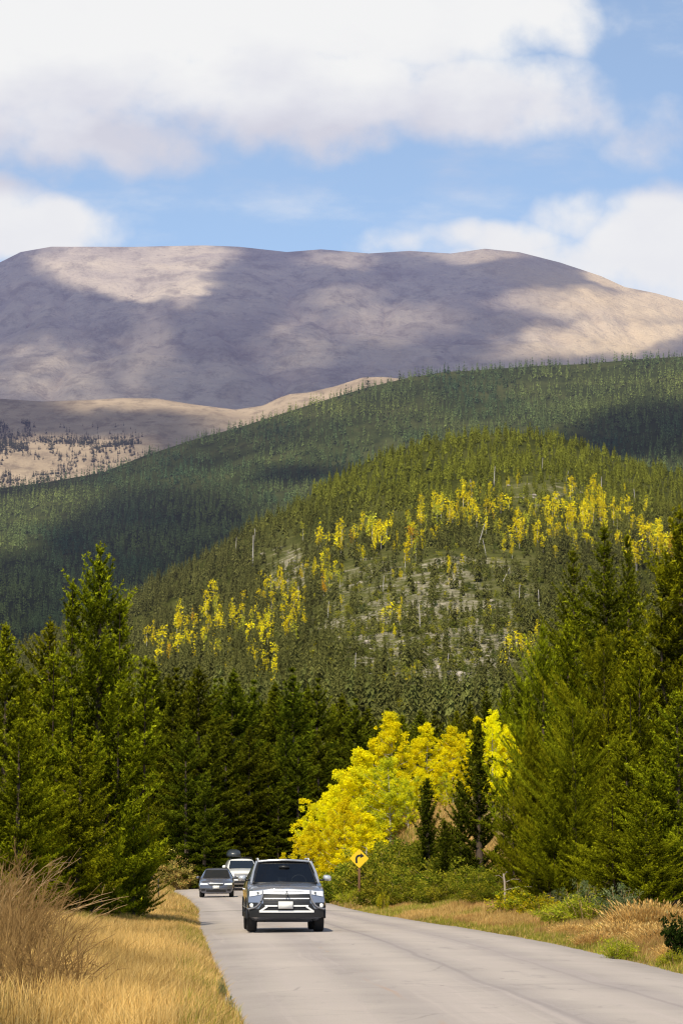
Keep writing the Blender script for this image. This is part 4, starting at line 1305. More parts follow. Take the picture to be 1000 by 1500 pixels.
# ------------------------------------------------------------------ shrubs
def shrub_mesh(seed, w, h, n, leaf, cols, stems=26, airy=0.0, tall=False):
    """(crown, stems, height): many leafy stems fanning from one foot"""
    r = np.random.default_rng(seed)
    st = MB(); cen = []; rad = []
    for k in range(stems):
        az = r.uniform(0, 6.3); rr_ = w * .5 * r.random() ** .55
        hh = h * r.uniform(.55, 1.0) * (1 - .45 * (rr_ / (w * .5)) ** 2)
        e = np.array([math.cos(az) * rr_, math.sin(az) * rr_, hh])
        b0 = np.array([math.cos(az) * rr_ * .25, math.sin(az) * rr_ * .25, -.08])
        m = (b0 + e) / 2 + np.array([0, 0, .1 * hh])
        st.tube([b0, m, e], [.014, .009, .003], 4, cap=False)
        for q in range(7):
            f = r.uniform(.25, 1.02)
            p = b0 * (1 - f) ** 2 + 2 * m * f * (1 - f) + e * f * f
            cen.append(p + r.normal(size=3) * .05 * w * (1 + airy)); rad.append(r.uniform(.06, .13) * (w + h) * .5)
    cen = np.array(cen); rad = np.array(rad)
    ii = r.integers(0, len(cen), n)
    off = unit(r.normal(size=(n, 3))) * r.random((n, 1)) ** .5 * rad[ii][:, None]
    p = cen[ii] + off; p[:, 2] = np.maximum(p[:, 2], .02)
    nr = unit(r.normal(size=(n, 3)) + off * 3 + np.array([0, -.2, .4])); a = unit(np.cross(nr, r.normal(size=(n, 3))) + np.array([0, 0, .5])); b = unit(np.cross(nr, a))
    s = leaf * r.uniform(.6, 1.3, (n, 1)); asp = .5 if tall else .8
    V = np.stack([p - a * s * .5, p + b * s * .3 * asp, p + a * s * .6, p - b * s * .3 * asp], 1).reshape(-1, 3)
    cc = np.array(cols); ck = r.integers(0, len(cc), len(cen))
    pick = np.where(r.random(n) < .7, ck[ii], r.integers(0, len(cc), n))
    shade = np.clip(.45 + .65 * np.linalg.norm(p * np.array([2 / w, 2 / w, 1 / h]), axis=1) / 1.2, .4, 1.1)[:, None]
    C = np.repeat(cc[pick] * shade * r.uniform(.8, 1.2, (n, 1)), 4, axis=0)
    crown = np_mesh('foliage', V, [np.arange(4 * n).reshape(-1, 4)], [M_LEAF], col=C)
    tme = np_mesh('stems', np.concatenate(st.V), [np.concatenate(st.F[q]) for q in (3, 4) if st.F[q]], [M_TWIG])
    return crown, tme, h


def bush(name, label, cat, protos, u, vtop, y, wr=1.0, rz=0.0, group=None):
    x = float(P(u, 1290, y)[0]); zt = xz(u, vtop, y)[1]; z0 = float(zg(x, y))
    if zt - z0 < .4: print('SHORT', label, zt - z0)
    o = thing(name, label, cat, (x, y, z0 - .03), rz, group)
    s = max(.25, zt - z0) / protos[2]
    for nm, me in (('foliage', protos[0]), ('stems', protos[1])):
        if me is None: continue
        c = link(nm, me, o); c.scale = (s * wr, s * wr, s)
    return o


GRN = [(.13, .165, .012), (.18, .20, .014), (.26, .26, .02), (.08, .11, .01), (.36, .33, .025)]
SHG = [shrub_mesh(501, 2.6, 1.6, 11000, .085, GRN, 34), shrub_mesh(502, 2.8, 1.5, 11000, .085, GRN[1:], 34), shrub_mesh(503, 2.2, 1.8, 10000, .08, GRN, 30)]
YEL = shrub_mesh(504, 1.5, .9, 4200, .06, [(.50, .46, .02), (.74, .62, .015), (.36, .38, .02), (.22, .28, .02)], 26)
YGR = shrub_mesh(505, 1.4, 1.0, 4600, .065, [(.42, .46, .025), (.54, .52, .04), (.28, .34, .025)], 30, tall=True)
SAGE = shrub_mesh(506, 1.2, 1.1, 3200, .06, [(.17, .20, .09), (.24, .26, .12), (.12, .16, .05)], 22, .4, tall=True)
PALE = shrub_mesh(507, 2.4, 1.8, 7000, .09, [(.55, .48, .12), (.70, .60, .17), (.42, .42, .09), (.62, .43, .12)], 30, .3)
DARK = shrub_mesh(509, 1.4, 1.5, 2600, .10, [(.02, .035, .006), (.035, .05, .008), (.015, .025, .006)], 16, .5)


def clump_mesh(seed, w, h, n, cols, wid=.006):
    """a tall tussock of dry grass: fanned blades with feathery heads"""
    r = np.random.default_rng(seed)
    az = r.uniform(0, 6.3, n); rr_ = w * .5 * r.random(n) ** .6
    b0 = np.stack([np.cos(az) * rr_ * .8, np.sin(az) * rr_ * .8, 0 * az - .03], -1)
    hh = h * r.uniform(.5, 1.0, n) * (1 - .35 * (rr_ / (w * .5)) ** 2)
    out = np.stack([np.cos(az + r.normal(size=n) * .8), np.sin(az + r.normal(size=n) * .8), 0 * az], -1)
    tip = b0 + out * (hh * (.06 + .45 * r.random(n) ** 2))[:, None] + np.array([0, 0, 1]) * hh[:, None]
    mid = b0 * .45 + tip * .55 - out * (hh * .05)[:, None]
    fa = r.uniform(0, PI, n); sd = np.stack([np.cos(fa), np.sin(fa), 0 * fa], -1) * (wid * r.uniform(.6, 1.6, n))[:, None]
    c = np.array(cols)[r.integers(0, len(cols), n)] * r.uniform(.7, 1.2, (n, 1)) * np.repeat(r.uniform(.75, 1.15, n // 20 + 1), 20)[:n, None]
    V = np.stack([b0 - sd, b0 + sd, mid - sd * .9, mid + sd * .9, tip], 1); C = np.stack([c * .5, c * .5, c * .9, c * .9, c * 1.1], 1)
    i = np.arange(n)[:, None] * 5
    # seed heads on a third of the stalks
    k = np.nonzero(r.random(n) < .33)[0]; t0 = tip[k]; up_ = unit(tip[k] - mid[k]); s2 = unit(sd[k]) * .014
    V2 = np.stack([t0 - up_ * .03, t0 + s2 + up_ * .03, t0 + up_ * .12, t0 - s2 + up_ * .03], 1); C2 = np.repeat((c[k] * 1.05)[:, None], 4, 1)
    j = n * 5 + np.arange(len(k))[:, None] * 4 + np.arange(4)
    me = np_mesh('blades', np.concatenate([V.reshape(-1, 3), V2.reshape(-1, 3)]), [np.concatenate([i + np.array([0, 1, 3, 2]), j]), i + np.array([2, 3, 4])], [M_GRASS], col=np.clip(np.concatenate([C.reshape(-1, 3), C2.reshape(-1, 3)]), .004, 1))
    return me, None, h


TAN = clump_mesh(508, 1.5, 1.2, 3800, [(.80, .52, .17), (.70, .43, .13), (.88, .62, .24), (.58, .36, .11)])
GS = 'green shrubs on the bank below the aspens'
for k, (u, v, y, wr) in enumerate([(585, 1258, 121, 1.2), (572, 1243, 124, 1.25), (600, 1240, 125, 1.3), (628, 1244, 120, 1.3), (655, 1250, 116, 1.3), (590, 1268, 116, 1.3), (620, 1264, 113, 1.3), (508, 1272, 130, 1.3), (600, 1280, 116, 1.3),
                                   (645, 1275, 109, 1.3), (680, 1262, 108, 1.3), (700, 1272, 103, 1.3), (528, 1276, 126, 1.2), (490, 1280, 133, 1.4), (575, 1226, 133, 1.1), (545, 1238, 135, 1.1), (575, 1290, 110, 1.5), (605, 1288, 108, 1.5), (630, 1288, 106, 1.5), (660, 1290, 103, 1.5),
                                   (690, 1290, 99, 1.4), (720, 1290, 95, 1.4), (610, 1225, 131, 1.1), (640, 1222, 127, 1.1)]):
    bush('green_shrub', 'leafy green shrub in the mass below the aspens and around the curve sign', 'shrub', SHG[k % 3], u, v, y, wr, k * 1.3, GS)
for lab, pr, u, v, y, wr in [
    ('yellow flowering weed clump beside the foot of the pale dead stem', YEL, 758, 1294, 84, 1.3),
    ('smaller yellow flowering weed right of the clump at the dead stem', YEL, 795, 1304, 79, 1.3),
    ('bright green yellow weed clump below the feathery conifers', YGR, 858, 1302, 70, 1.7),
    ('green weed clump left of the bright green yellow one', YGR, 815, 1316, 73, 1.5),
    ('pale sage weed with upright stalks behind the bright green clump', SAGE, 905, 1290, 69, 1.3),
    ('tall sage weed in front of the dark hollow under the conifers', SAGE, 852, 1284, 74, .9),
    ('sage weed right of the pale dead stem', SAGE, 815, 1300, 80, 1.0),
    ('low yellow green weed at the road edge near the right of the photo', YGR, 905, 1368, 49, 1.3),
    ('green weed fringe at the road edge by the right edge of the photo', YGR, 985, 1385, 45, 1.2),
    ('tall pale tan grass clump, tallest of the dry clumps at the right edge', TAN, 950, 1316, 62, 2.0),
    ('dry tan grass clump in front of the tallest one', TAN, 915, 1346, 58, 2.2),
    ('dry tan grass clump cut by the right edge of the photo', TAN, 985, 1348, 54, 2.2),
    ('low dry tan grass clump beside the green weeds on the right', TAN, 872, 1362, 57, 2.2),
    ('tan grass clump between the two green weeds on the right', TAN, 940, 1362, 55, 2.2),
    ('tan grass clump just behind the road edge below the sage weeds', TAN, 838, 1350, 64, 2.0),
    ('rusty grass clump by the road at the right edge', TAN, 1000, 1376, 47, 2.0),
    ('thin grey green weed on the road edge at the bottom, left of the road', SAGE, 338, 1452, 30, .45),
    ('tiny grey green weed on the left road edge above the bottom one', SAGE, 326, 1425, 34, .4),
    ('yellow green weed at the bottom left corner of the photo', YGR, 14, 1462, 30, .5),
    ('dark leafy shrub leaning in at the right edge of the photo', DARK, 1004, 1308, 46, .8),
    ('thin yellow flowering stalk by the road right of the curve sign', YEL, 560, 1298, 103, .30),
    ('yellow weeds at the foot of the curve sign', YGR, 512, 1298, 120, 1.3)]:
    bush('weed_clump' if pr in (YEL, YGR, SAGE) else 'grass_clump' if pr is TAN else 'dark_shrub', lab, 'grass clump' if pr is TAN else 'shrub' if pr is DARK else 'weed', pr, u, v, y, wr, u * .1)
GP = 'pale shrubs at the far bend'
for lab, u, v, y, wr in [
    ('pale straw green shrub left of the dark car, beyond the bend', 283, 1236, 174, 1.0),
    ('orange tan shrub low at the left side of the far bend', 262, 1258, 171, 1.2),
    ('pale shrub behind the roof of the dark car', 318, 1256, 186, .9),
    ('pale shrub right of the dark roof box', 372, 1240, 190, .8),
    ('pale shrub behind the silver car roof', 402, 1250, 188, .9)]:
    bush('pale_shrub', lab, 'shrub', PALE, u, v, y, wr, u, GP)


M_RUSTY = barkmat('rusty willow twigs', (.13, .072, .025), (.40, .25, .10), (2, 2, 2))
# ------------------------------------------------------------------ bare willow at the left edge
def stems_mesh(seed, n, length, spread, lean, rad=.008, sub=5, curve=.35):
    r = np.random.default_rng(seed); m = MB()
    for k in range(n):
        L = length * r.uniform(.5, 1.0)
        d = np.array([lean[0] + r.normal() * spread, lean[1] + r.normal() * spread, 1.0]); d /= np.linalg.norm(d)
        bend = np.array([r.normal() * .3 + lean[0] * .6, r.normal() * .3, -.25]) * curve
        s = np.linspace(0, 1, 7)[:, None]
        b0 = np.array([r.normal() * .22, r.normal() * .3, -.1])
        pts = b0 + d * L * s + bend * L * s ** 2 + np.cumsum(r.normal(size=(7, 3)) * .012 * L, axis=0)
        m.tube(pts, rad * r.uniform(.6, 1.3) * (1 - .8 * s[:, 0]) + .0018, 4, cap=False)
        for q in range(sub):
            f = r.uniform(.25, .9); i0 = int(f * 6)
            p = pts[i0] + (pts[i0 + 1] - pts[i0]) * (f * 6 - i0)
            d2 = unit(unit(pts[i0 + 1] - pts[i0]) + r.normal(size=3) * .45)
            l2 = L * (1 - f * .6) * r.uniform(.2, .45)
            s2 = np.linspace(0, 1, 4)[:, None]
            m.tube(p + d2 * l2 * s2 + np.array([0, 0, -.15]) * l2 * s2 ** 2, rad * .45 * (1 - .8 * s2[:, 0]) + .0015, 3, cap=False)
    return m


def put_at(o, u, y, label, cat, dz=0.0, group=None):
    x = float(P(u, 1300, y)[0]); o.location = (x, y, float(zg(x, y)) + dz)
    return tag(o, label, cat, group)


put_at(stems_mesh(601, 9, 2.2, .26, (.45, .1), .0058, 10, .5).build('bare_willow', M_TWIG, fix=False), -25, 47, 'bare tan willow branches reaching up over the left verge', 'shrub')
put_at(stems_mesh(602, 95, 2.15, .25, (.03, 0), .0052, 8).build('bare_willow', M_RUSTY, fix=False), 0, 50, 'dense orange brown willow thicket at the left edge of the photo', 'shrub')
put_at(stems_mesh(603, 85, 1.7, .42, (.1, 0), .0052, 7).build('bare_willow', M_RUSTY, fix=False), 18, 42, 'low rusty twigs of the willow nearest the camera at the bottom left', 'shrub')
put_at(stems_mesh(606, 90, 1.35, .45, (.05, 0), .0045, 7).build('bare_willow', M_RUSTY, fix=False), 18, 33, 'tangled rusty twig mound low at the bottom left, right of the nearest willow', 'shrub')
put_at(stems_mesh(607, 120, 1.1, .5, (.05, .1), .0042, 7).build('bare_willow', M_RUSTY, fix=False), 62, 30, 'low brown willow tangle at the bottom edge of the photo', 'shrub')
put_at(stems_mesh(608, 90, 1.5, .42, (.1, .1), .0045, 7).build('bare_willow', M_RUSTY, fix=False), 20, 44, 'brown willow tangle between the tall thicket and the low mounds', 'shrub')
put_at(stems_mesh(604, 3, 2.0, .15, (2.2, -.1), .010, 5, .2).build('fallen_branch', M_TWIG, fix=False), 88, 62, 'tan dead branch sticking out over the grass below the spruces', 'branch', .35)
put_at(stems_mesh(605, 3, 1.4, .2, (1.3, -.1), .010, 5, .2).build('fallen_branch', M_TWIG, fix=False), 92, 64, 'smaller dead branch rising in front of the spruce foot', 'branch', .15)

# pale dead stem right of the road
m = MB()
kk = np.linspace(0, 1, 7)
m.tube(np.stack([.05 * np.sin(kk * 3), 0 * kk, kk * 1.15 - .1 * (kk == 0)], -1), .042 - .012 * kk, 8)
for q, (f, a_, l) in enumerate([(.75, .4, .5), (.85, 2.6, .35), (.55, -.3, .9), (.95, 1.2, .3)]):
    m.tube([[0.03, 0, 1.15 * f], [.03 + math.cos(a_) * l * .6, -.05, 1.15 * f + .12], [.03 + math.cos(a_) * l, -.1, 1.15 * f + .1]], [.012, .008, .004], 4, cap=False)
put_at(m.build('dead_tree', M_DEAD, smooth=True), 737, 91, 'slim pale dead stem standing at the edge of the green shrubs', 'dead tree')

# thin dark marker post at the left verge
m = MB(); m.box((0, 0, .5), (.045, .03, 1.15)); m.box((0, -.018, .95), (.06, .012, .16))
put_at(m.build('marker_post', pbr('dark post', (.035, .032, .028), .8), fix=False), 232, 118, 'thin dark marker post standing in the grass at the left verge', 'post')

# ------------------------------------------------------------------ curve warning sign
ux, uy = 526, 118
px_ = float(P(ux, 1258, uy)[0]); pz_ = float(P(ux, 1258, uy)[2]); gz_ = float(zg(px_, uy))
SG = thing('curve_sign', 'yellow diamond warning sign with a black right curve arrow on a brown post', 'road sign', (px_, uy, gz_), 0.0)
zc = pz_ - gz_
M_SIGNY = pbr('sign yellow', (.80, .52, .008), .45)
M_SIGNK = pbr('sign black', (.012, .012, .012), .5)
M_POST = barkmat('brown timber post', (.10, .055, .03), (.20, .115, .065))
m = MB(); m.box((0, .06, (zc + .1) / 2 - .15), (.10, .09, zc + .35)); m.build('post', M_POST, SG)


def rounded_diamond(half, r, n=6):
    pts = []
    for k in range(4):
        a0 = k * PI / 2
        c = np.array([math.cos(a0), math.sin(a0)]) * (half - r * math.sqrt(2))
        for q in range(n + 1):
            a = a0 - PI / 4 + q / n * PI / 2
            pts.append(c + r * np.array([math.cos(a), math.sin(a)]))
    return np.array(pts)


def plate(outline, y, th, name, mat, parent, z0):
    bm = bmesh.new()
    f = bm.faces.new([bm.verts.new((p[0], y, z0 + p[1])) for p in outline])
    bmesh.ops.recalc_face_normals(bm, faces=[f])
    ex = bmesh.ops.extrude_face_region(bm, geom=[f])
    bmesh.ops.translate(bm, verts=[v for v in ex['geom'] if isinstance(v, bmesh.types.BMVert)], vec=(0, th, 0))
    bmesh.ops.recalc_face_normals(bm, faces=bm.faces)
    bmesh.ops.triangulate(bm, faces=bm.faces)
    me = bpy.data.meshes.new(name); bm.to_mesh(me); bm.free(); me.materials.append(mat)
    return link(name, me, parent)


plate(rounded_diamond(.395, .03), 0, .006, 'panel', M_SIGNY, SG, zc)
# black arrow: up, then bending over to the right
cl_ = [np.array([-.11, -.19])] + [np.array([-.12, -.02])] + [np.array([.02, -.02]) + .14 * np.array([math.cos(a), math.sin(a)]) for a in np.linspace(PI, PI * .42, 8)]
cl_ = np.array(cl_); tn = unit(np.gradient(cl_, axis=0)); nm_ = np.stack([-tn[:, 1], tn[:, 0]], -1)
hw = .042
Lf = cl_ + nm_ * hw; Rt = cl_ - nm_ * hw
e, dr_ = cl_[-1], tn[-1]; nn_ = nm_[-1]
outl = list(Lf) + [e + nn_ * .105 - dr_ * .01, e + dr_ * .15, e - nn_ * .105 - dr_ * .01] + list(Rt[::-1])
plate(outl, -.005, .003, 'arrow', M_SIGNK, SG, zc)
# ------------------------------------------------------------------ vehicles
M_TYRE = pbr('tyre rubber', (.012, .012, .012), .85, bump=.3, bscale=60)
M_RIM = pbr('alloy rim', (.45, .45, .47), .35, .9)
M_GLASS = pbr('tinted car glass', (.010, .014, .020), .05, spec=.6)
M_BLACKPL = pbr('black plastic', (.012, .012, .013), .45)
M_CHROME = pbr('bright chrome', (.92, .92, .91), .22, .35)
M_SILVER = pbr('silver trim', (.82, .82, .82), .35, .1)
M_LAMP = pbr('headlight lens', (.90, .92, .94), .08, .05, coat=1)
M_PLATEW = pbr('pale number plate', (.82, .82, .80), .4)
M_AMBER = pbr('fog light lens', (.85, .86, .86), .1, .3, coat=1)


def paint(name, c, metal=.5, rough=.3):
    return pbr(name, c, rough, metal, coat=1.0)


def catmull(P_, k=4):
    P_ = np.asarray(P_, float)
    Q = np.concatenate([2 * P_[:1] - P_[1:2], P_, 2 * P_[-1:] - P_[-2:-1]])
    out = []
    for i in range(1, len(Q) - 2):
        for s in np.arange(k) / k:
            a, b, c, d = Q[i - 1], Q[i], Q[i + 1], Q[i + 2]
            out.append(.5 * (2 * b + (c - a) * s + (2 * a - 5 * b + 4 * c - d) * s * s + (3 * b - a - 3 * c + d) * s ** 3))
    out.append(Q[-2])
    return np.array(out)


class Car:
    """x across, y from the nose backwards, z up"""
    def __init__(s, st, bow=.26, lean=.32, leanz=.62, whl=(.93, 3.6), R=.35, tw=.225, tx=.775):
        s.y = np.array([k[0] for k in st], float)
        s.T = np.array([[c for pt in k[1:] for c in pt] for k in st], float).reshape(len(st), -1, 2)
        s.bow, s.lean, s.leanz, s.whl, s.R, s.tw, s.tx = bow, lean, leanz, whl, R, tw, tx

    def sec(s, y):
        n = s.T.shape[1]
        return np.stack([np.stack([np.interp(y, s.y, s.T[:, i, 0]), np.interp(y, s.y, s.T[:, i, 1])]) for i in range(n)])

    def fy(s, x, z, y=0.0):
        k = np.exp(-y / .7)
        return y + k * (s.bow * np.abs(np.asarray(x) / .9) ** 2.6 + s.lean * np.clip(np.asarray(z) - s.leanz, 0, 9) ** 1.2 + .18 * np.clip(.42 - np.asarray(z), 0, 1))

    def ring(s, y, half_only=False):
        r = catmull(s.sec(y), 3)
        return r

    def body(s, mat, parent, arches=True):
        ys = np.unique(np.concatenate([s.y, np.arange(0, s.y[-1], .12), [s.y[-1]]]))
        G = []
        for y in ys:
            h = s.ring(y)
            full = np.concatenate([h * [-1, 1], h[::-1][1:]])        # left bottom -> top -> right bottom
            G.append(np.stack([full[:, 0], s.fy(full[:, 0], full[:, 1], y), full[:, 1]], -1))
        m = MB(); m.grid(np.array(G))
        for gi in (0, -1):                                            # close nose and tail
            h = s.ring(ys[gi])
            cols = np.linspace(-1, 1, 15)
            g = np.stack([np.stack([h[:, 0] * c, s.fy(h[:, 0] * c, h[:, 1], ys[gi]) + 0 * h[:, 0], h[:, 1]], -1) for c in cols])
            m.grid(g)
        hb = np.array(G)[:, [0, -1]]
        m.grid(hb)                                                    # floor
        o = m.build('body', mat, parent, smooth=True)
        bm = bmesh.new(); bm.from_mesh(o.data)
        bmesh.ops.remove_doubles(bm, verts=bm.verts, dist=.0005)
        bmesh.ops.recalc_face_normals(bm, faces=bm.faces); bm.to_mesh(o.data); bm.free()
        if arches:
            cm = MB()
            for wy in s.whl:
                for sx_ in (-1, 1):
                    cm.lathe([(0.001, -.22), (s.R + .055, -.22), (s.R + .055, .3), (.001, .3)], (sx_ * s.tx, wy, s.R + .02), 'x', 28)
            c = cm.build('cutter', mat)
            md = o.modifiers.new('b', 'BOOLEAN'); md.operation = 'DIFFERENCE'; md.object = c; md.solver = 'EXACT'; md.use_self = True
            dg = bpy.context.evaluated_depsgraph_get(); dg.update()
            nm = bpy.data.meshes.new_from_object(o.evaluated_get(dg)); o.modifiers.clear(); old = o.data; o.data = nm
            nm.name = 'body'
            bpy.data.objects.remove(c)
        o.data.polygons.foreach_set('use_smooth', np.ones(len(o.data.polygons), bool))
        try: o.data.set_sharp_from_angle(angle=math.radians(32))
        except Exception: pass
        return o

    # flat shapes laid on the curved nose
    def band(s, name, xs, zt, zb, mat, parent, off=.012, th=.02, rows=3, y0=0.0):
        xs = np.asarray(xs, float); zt = np.broadcast_to(np.asarray(zt, float), xs.shape); zb = np.broadcast_to(np.asarray(zb, float), xs.shape)
        m = MB()
        rr_ = np.linspace(0, 1, rows)
        X = np.broadcast_to(xs[:, None], (len(xs), rows)); Z = zb[:, None] + (zt - zb)[:, None] * rr_
        Yf = s.fy(X, Z, y0) - off
        A = np.stack([X, Yf, Z], -1); B = np.stack([X, Yf + th, Z], -1)
        m.grid(A); m.grid(B)
        edge = lambda E: np.concatenate([E[:, 0], E[-1, 1:], E[::-1, -1][1:], E[0, ::-1][1:]])
        m.grid(np.stack([edge(A), edge(B)]))
        return m.build(name, mat, parent, smooth=False)

    def strip(s, name, pts, w, mat, parent, off=.03, y0=0.0):
        pts = catmull(pts, 5)
        p3 = np.stack([pts[:, 0], s.fy(pts[:, 0], pts[:, 1], y0) - off, pts[:, 1]], -1)
        m = MB(); m.tube(p3, w, 8)
        return m.build(name, mat, parent, smooth=True)

    def wheels(s, parent, spokes=7):
        for wy in s.whl:
            for sx_ in (-1, 1):
                R, w2 = s.R, s.tw / 2
                W = MB(); W.lathe([(R * .66, -w2), (R * .9, -w2 * 1.02), (R * .985, -w2 * .8), (R, -w2 * .4), (R, w2 * .4), (R * .985, w2 * .8), (R * .9, w2 * 1.02), (R * .66, w2)], (0, 0, 0), 'x', 32)
                e = bpy.data.objects.new('wheel', None); COL.objects.link(e); e.parent = parent; e.location = (sx_ * s.tx, wy, R)
                W.build('tyre', M_TYRE, e, smooth=True)
                r = MB(); r.lathe([(R * .67, -w2 * .8), (R * .62, -w2 * .5), (R * .62, w2 * .5), (R * .67, w2 * .8)], (0, 0, 0), 'x', 32)
                r.lathe([(.001, sx_ * w2 * .75), (R * .16, sx_ * w2 * .75), (R * .18, sx_ * w2 * .5)], (0, 0, 0), 'x', 16)
                for q in range(spokes):
                    a = q * 2 * PI / spokes
                    r.tube([[sx_ * w2 * .62, math.cos(a) * R * .14, math.sin(a) * R * .14], [sx_ * w2 * .7, math.cos(a) * R * .64, math.sin(a) * R * .64]], [.03, .022], 5)
                r.lathe([(.001, 0), (R * .62, 0)], (0, 0, 0), 'x', 24)
                r.build('rim', M_RIM, e)

    def pane(s, name, C, mat, parent, bulge=.04, axis=1, off=.012, n=8):
        """curved glass through four corners (bl, br, tr, tl)"""
        C = np.asarray(C, float); a = np.linspace(0, 1, n)
        U, W = np.meshgrid(a, a, indexing='ij')
        U3, W3 = U[..., None], W[..., None]
        g = (1 - U3) * (1 - W3) * C[0] + U3 * (1 - W3) * C[1] + U3 * W3 * C[2] + (1 - U3) * W3 * C[3]
        g[..., axis] -= bulge * (1 - (2 * U - 1) ** 2)
        m = MB(); m.grid(g)
        return m.build(name, mat, parent, smooth=True)

    def side_glass(s, y0, y1, parent, f0=.12, f1=.86, sx_=1, i0=4, i1=5, mat=None):
        ys = np.linspace(y0, y1, 8); fs = np.linspace(f0, f1, 5); g = []
        for y in ys:
            h = s.ring(y)[i0 * 3:i1 * 3 + 1]
            ff = np.linspace(0, 1, len(h))
            g.append([[sx_ * (np.interp(f, ff, h[:, 0]) + .008), s.fy(.6, .6, y) * 0 + y + 0, np.interp(f, ff, h[:, 1])] for f in fs])
        m = MB(); m.grid(g)
        return m.build('side_window', mat or M_GLASS, parent, smooth=True)


def place_car(e, u, y, yaw):
    x = float(P(u, 1300, y)[0])
    # stand on the road: pitch with its slope
    s = (zroad(y + 3.6) - zroad(y + .9)) / 2.7
    c = (xl(y) + xr(y)) / 2; hw_ = (xr(y) - xl(y)) / 2
    cr = .03 + .05 * (1 - min(1, abs((x - c) / hw_)) ** 2)
    e.location = (x, y, float(zroad(y)) + cr + .002)
    e.rotation_euler = (math.atan(s), 0, yaw)


def mirror_pair(car, parent, paintm, y, z, x0, size=(.20, .11, .14)):
    for sx_ in (-1, 1):
        bm = bmesh.new(); bmesh.ops.create_uvsphere(bm, u_segments=20, v_segments=12, radius=1)
        for v in bm.verts:
            c = v.co
            c.x = math.copysign(abs(c.x) ** .75, c.x); c.z = math.copysign(abs(c.z) ** .75, c.z)
            if c.y > .25: c.y = .25
            v.co = Vector((sx_ * (x0 + size[0] / 2) + c.x * size[0] / 2, y + c.y * size[1], z + c.z * size[2] / 2 - .012 * sx_ * c.x))
        me = bpy.data.meshes.new('mirror'); bm.to_mesh(me); bm.free(); me.materials.append(paintm)
        me.polygons.foreach_set('use_smooth', np.ones(len(me.polygons), bool))
        o = link('mirror', me, parent)
        m = MB(); m.box((sx_ * (x0 - .03), y + .02, z - .05), (.12, .05, .04)); m.build('mirror_arm', M_BLACKPL, o)


# ============ the silver crossover in front
SILVER_P = paint('silver grey metallic paint', (.30, .325, .385), .6, .25)
suv = Car([
    # y, floor, sill, lower side, waist, shoulder, hood edge / roof edge, inner, centre
    (0.0, (.70, .36), (.80, .42), (.87, .62), (.865, .82), (.80, .94), (.52, .985), (0, 1.0)),
    (.22, (.72, .30), (.83, .38), (.90, .64), (.89, .88), (.82, .99), (.52, 1.045), (0, 1.06)),
    (.60, (.74, .24), (.85, .34), (.905, .66), (.90, .94), (.83, 1.03), (.52, 1.095), (0, 1.11)),
    (1.12, (.74, .22), (.85, .33), (.90, .66), (.90, 1.00), (.80, 1.09), (.52, 1.15), (0, 1.165)),
    (1.95, (.74, .22), (.85, .33), (.90, .66), (.90, 1.03), (.655, 1.55), (.50, 1.635), (0, 1.665)),
    (2.5, (.74, .22), (.85, .33), (.90, .67), (.90, 1.05), (.655, 1.60), (.50, 1.675), (0, 1.70)),
    (3.6, (.74, .24), (.85, .34), (.90, .67), (.90, 1.07), (.645, 1.585), (.48, 1.655), (0, 1.68)),
    (4.3, (.74, .30), (.84, .38), (.885, .67), (.87, 1.06), (.62, 1.51), (.46, 1.585), (0, 1.61)),
    (4.68, (.70, .38), (.80, .44), (.85, .67), (.83, 1.03), (.60, 1.20), (.46, 1.24), (0, 1.25)),
], lean=.30)
S1 = thing('crossover_car', 'silver grey crossover coming toward the camera, nearest of the three cars', 'car')
suv.body(SILVER_P, S1)
suv.wheels(S1)
L = np.linspace
# windscreen with its black surround
wsC = lambda e, y_: [(-.775 - e, 1.10 - y_, 1.105 - e), (.775 + e, 1.10 - y_, 1.105 - e), (.625 + e, 1.93 - y_, 1.595 + e * .6), (-.625 - e, 1.93 - y_, 1.595 + e * .6)]
m = MB()
_c = [np.array(q) for q in ((-.735, 1.075, 1.125), (.735, 1.075, 1.125), (.60, 1.885, 1.585), (-.60, 1.885, 1.585))]
def _edge(p, q, bow):
    s_ = np.linspace(0, 1, 12)[:, None]
    e_ = p * (1 - s_) + q * s_; e_[:, 1] -= bow * (1 - (2 * s_[:, 0] - 1) ** 2)
    return e_
for p_, q_, bw in ((_c[0], _c[1], .10), (_c[1], _c[2], 0), (_c[2], _c[3], .10), (_c[3], _c[0], 0)):
    m.tube(_edge(p_, q_, bw), .010 if p_ is _c[2] else .026, 6)
m.build('windscreen_surround', M_BLACKPL, S1)
# the shell is open behind the windscreen: dashboard, wheel and seats show through the tinted pane
_bd = [o_ for o_ in S1.children if o_.name.startswith('body')][0]
bm = bmesh.new(); bm.from_mesh(_bd.data)
kill = [f for f in bm.faces if 1.14 < f.calc_center_median().y < 1.90 and abs(f.calc_center_median().x) < .70 and f.calc_center_median().z > 1.10 and f.normal.z > .35]
bmesh.ops.delete(bm, geom=kill, context='FACES'); bm.to_mesh(_bd.data); bm.free()
M_CABIN = pbr('dark cabin trim', (.035, .034, .036), .7)
M_SEAT = pbr('charcoal seat fabric', (.06, .058, .058), .85)
m = MB(); m.box((0, 1.52, .98), (1.40, .62, .22)); m.build('dashboard', M_CABIN, S1)
m = MB(); a_ = np.linspace(0, 2 * PI, 25); m.tube(np.stack([.36 + .18 * np.cos(a_), 1.90 + .05 * np.sin(a_), 1.14 + .17 * np.sin(a_)], -1), .014, 6, cap=False); m.build('steering_wheel', M_BLACKPL, S1)
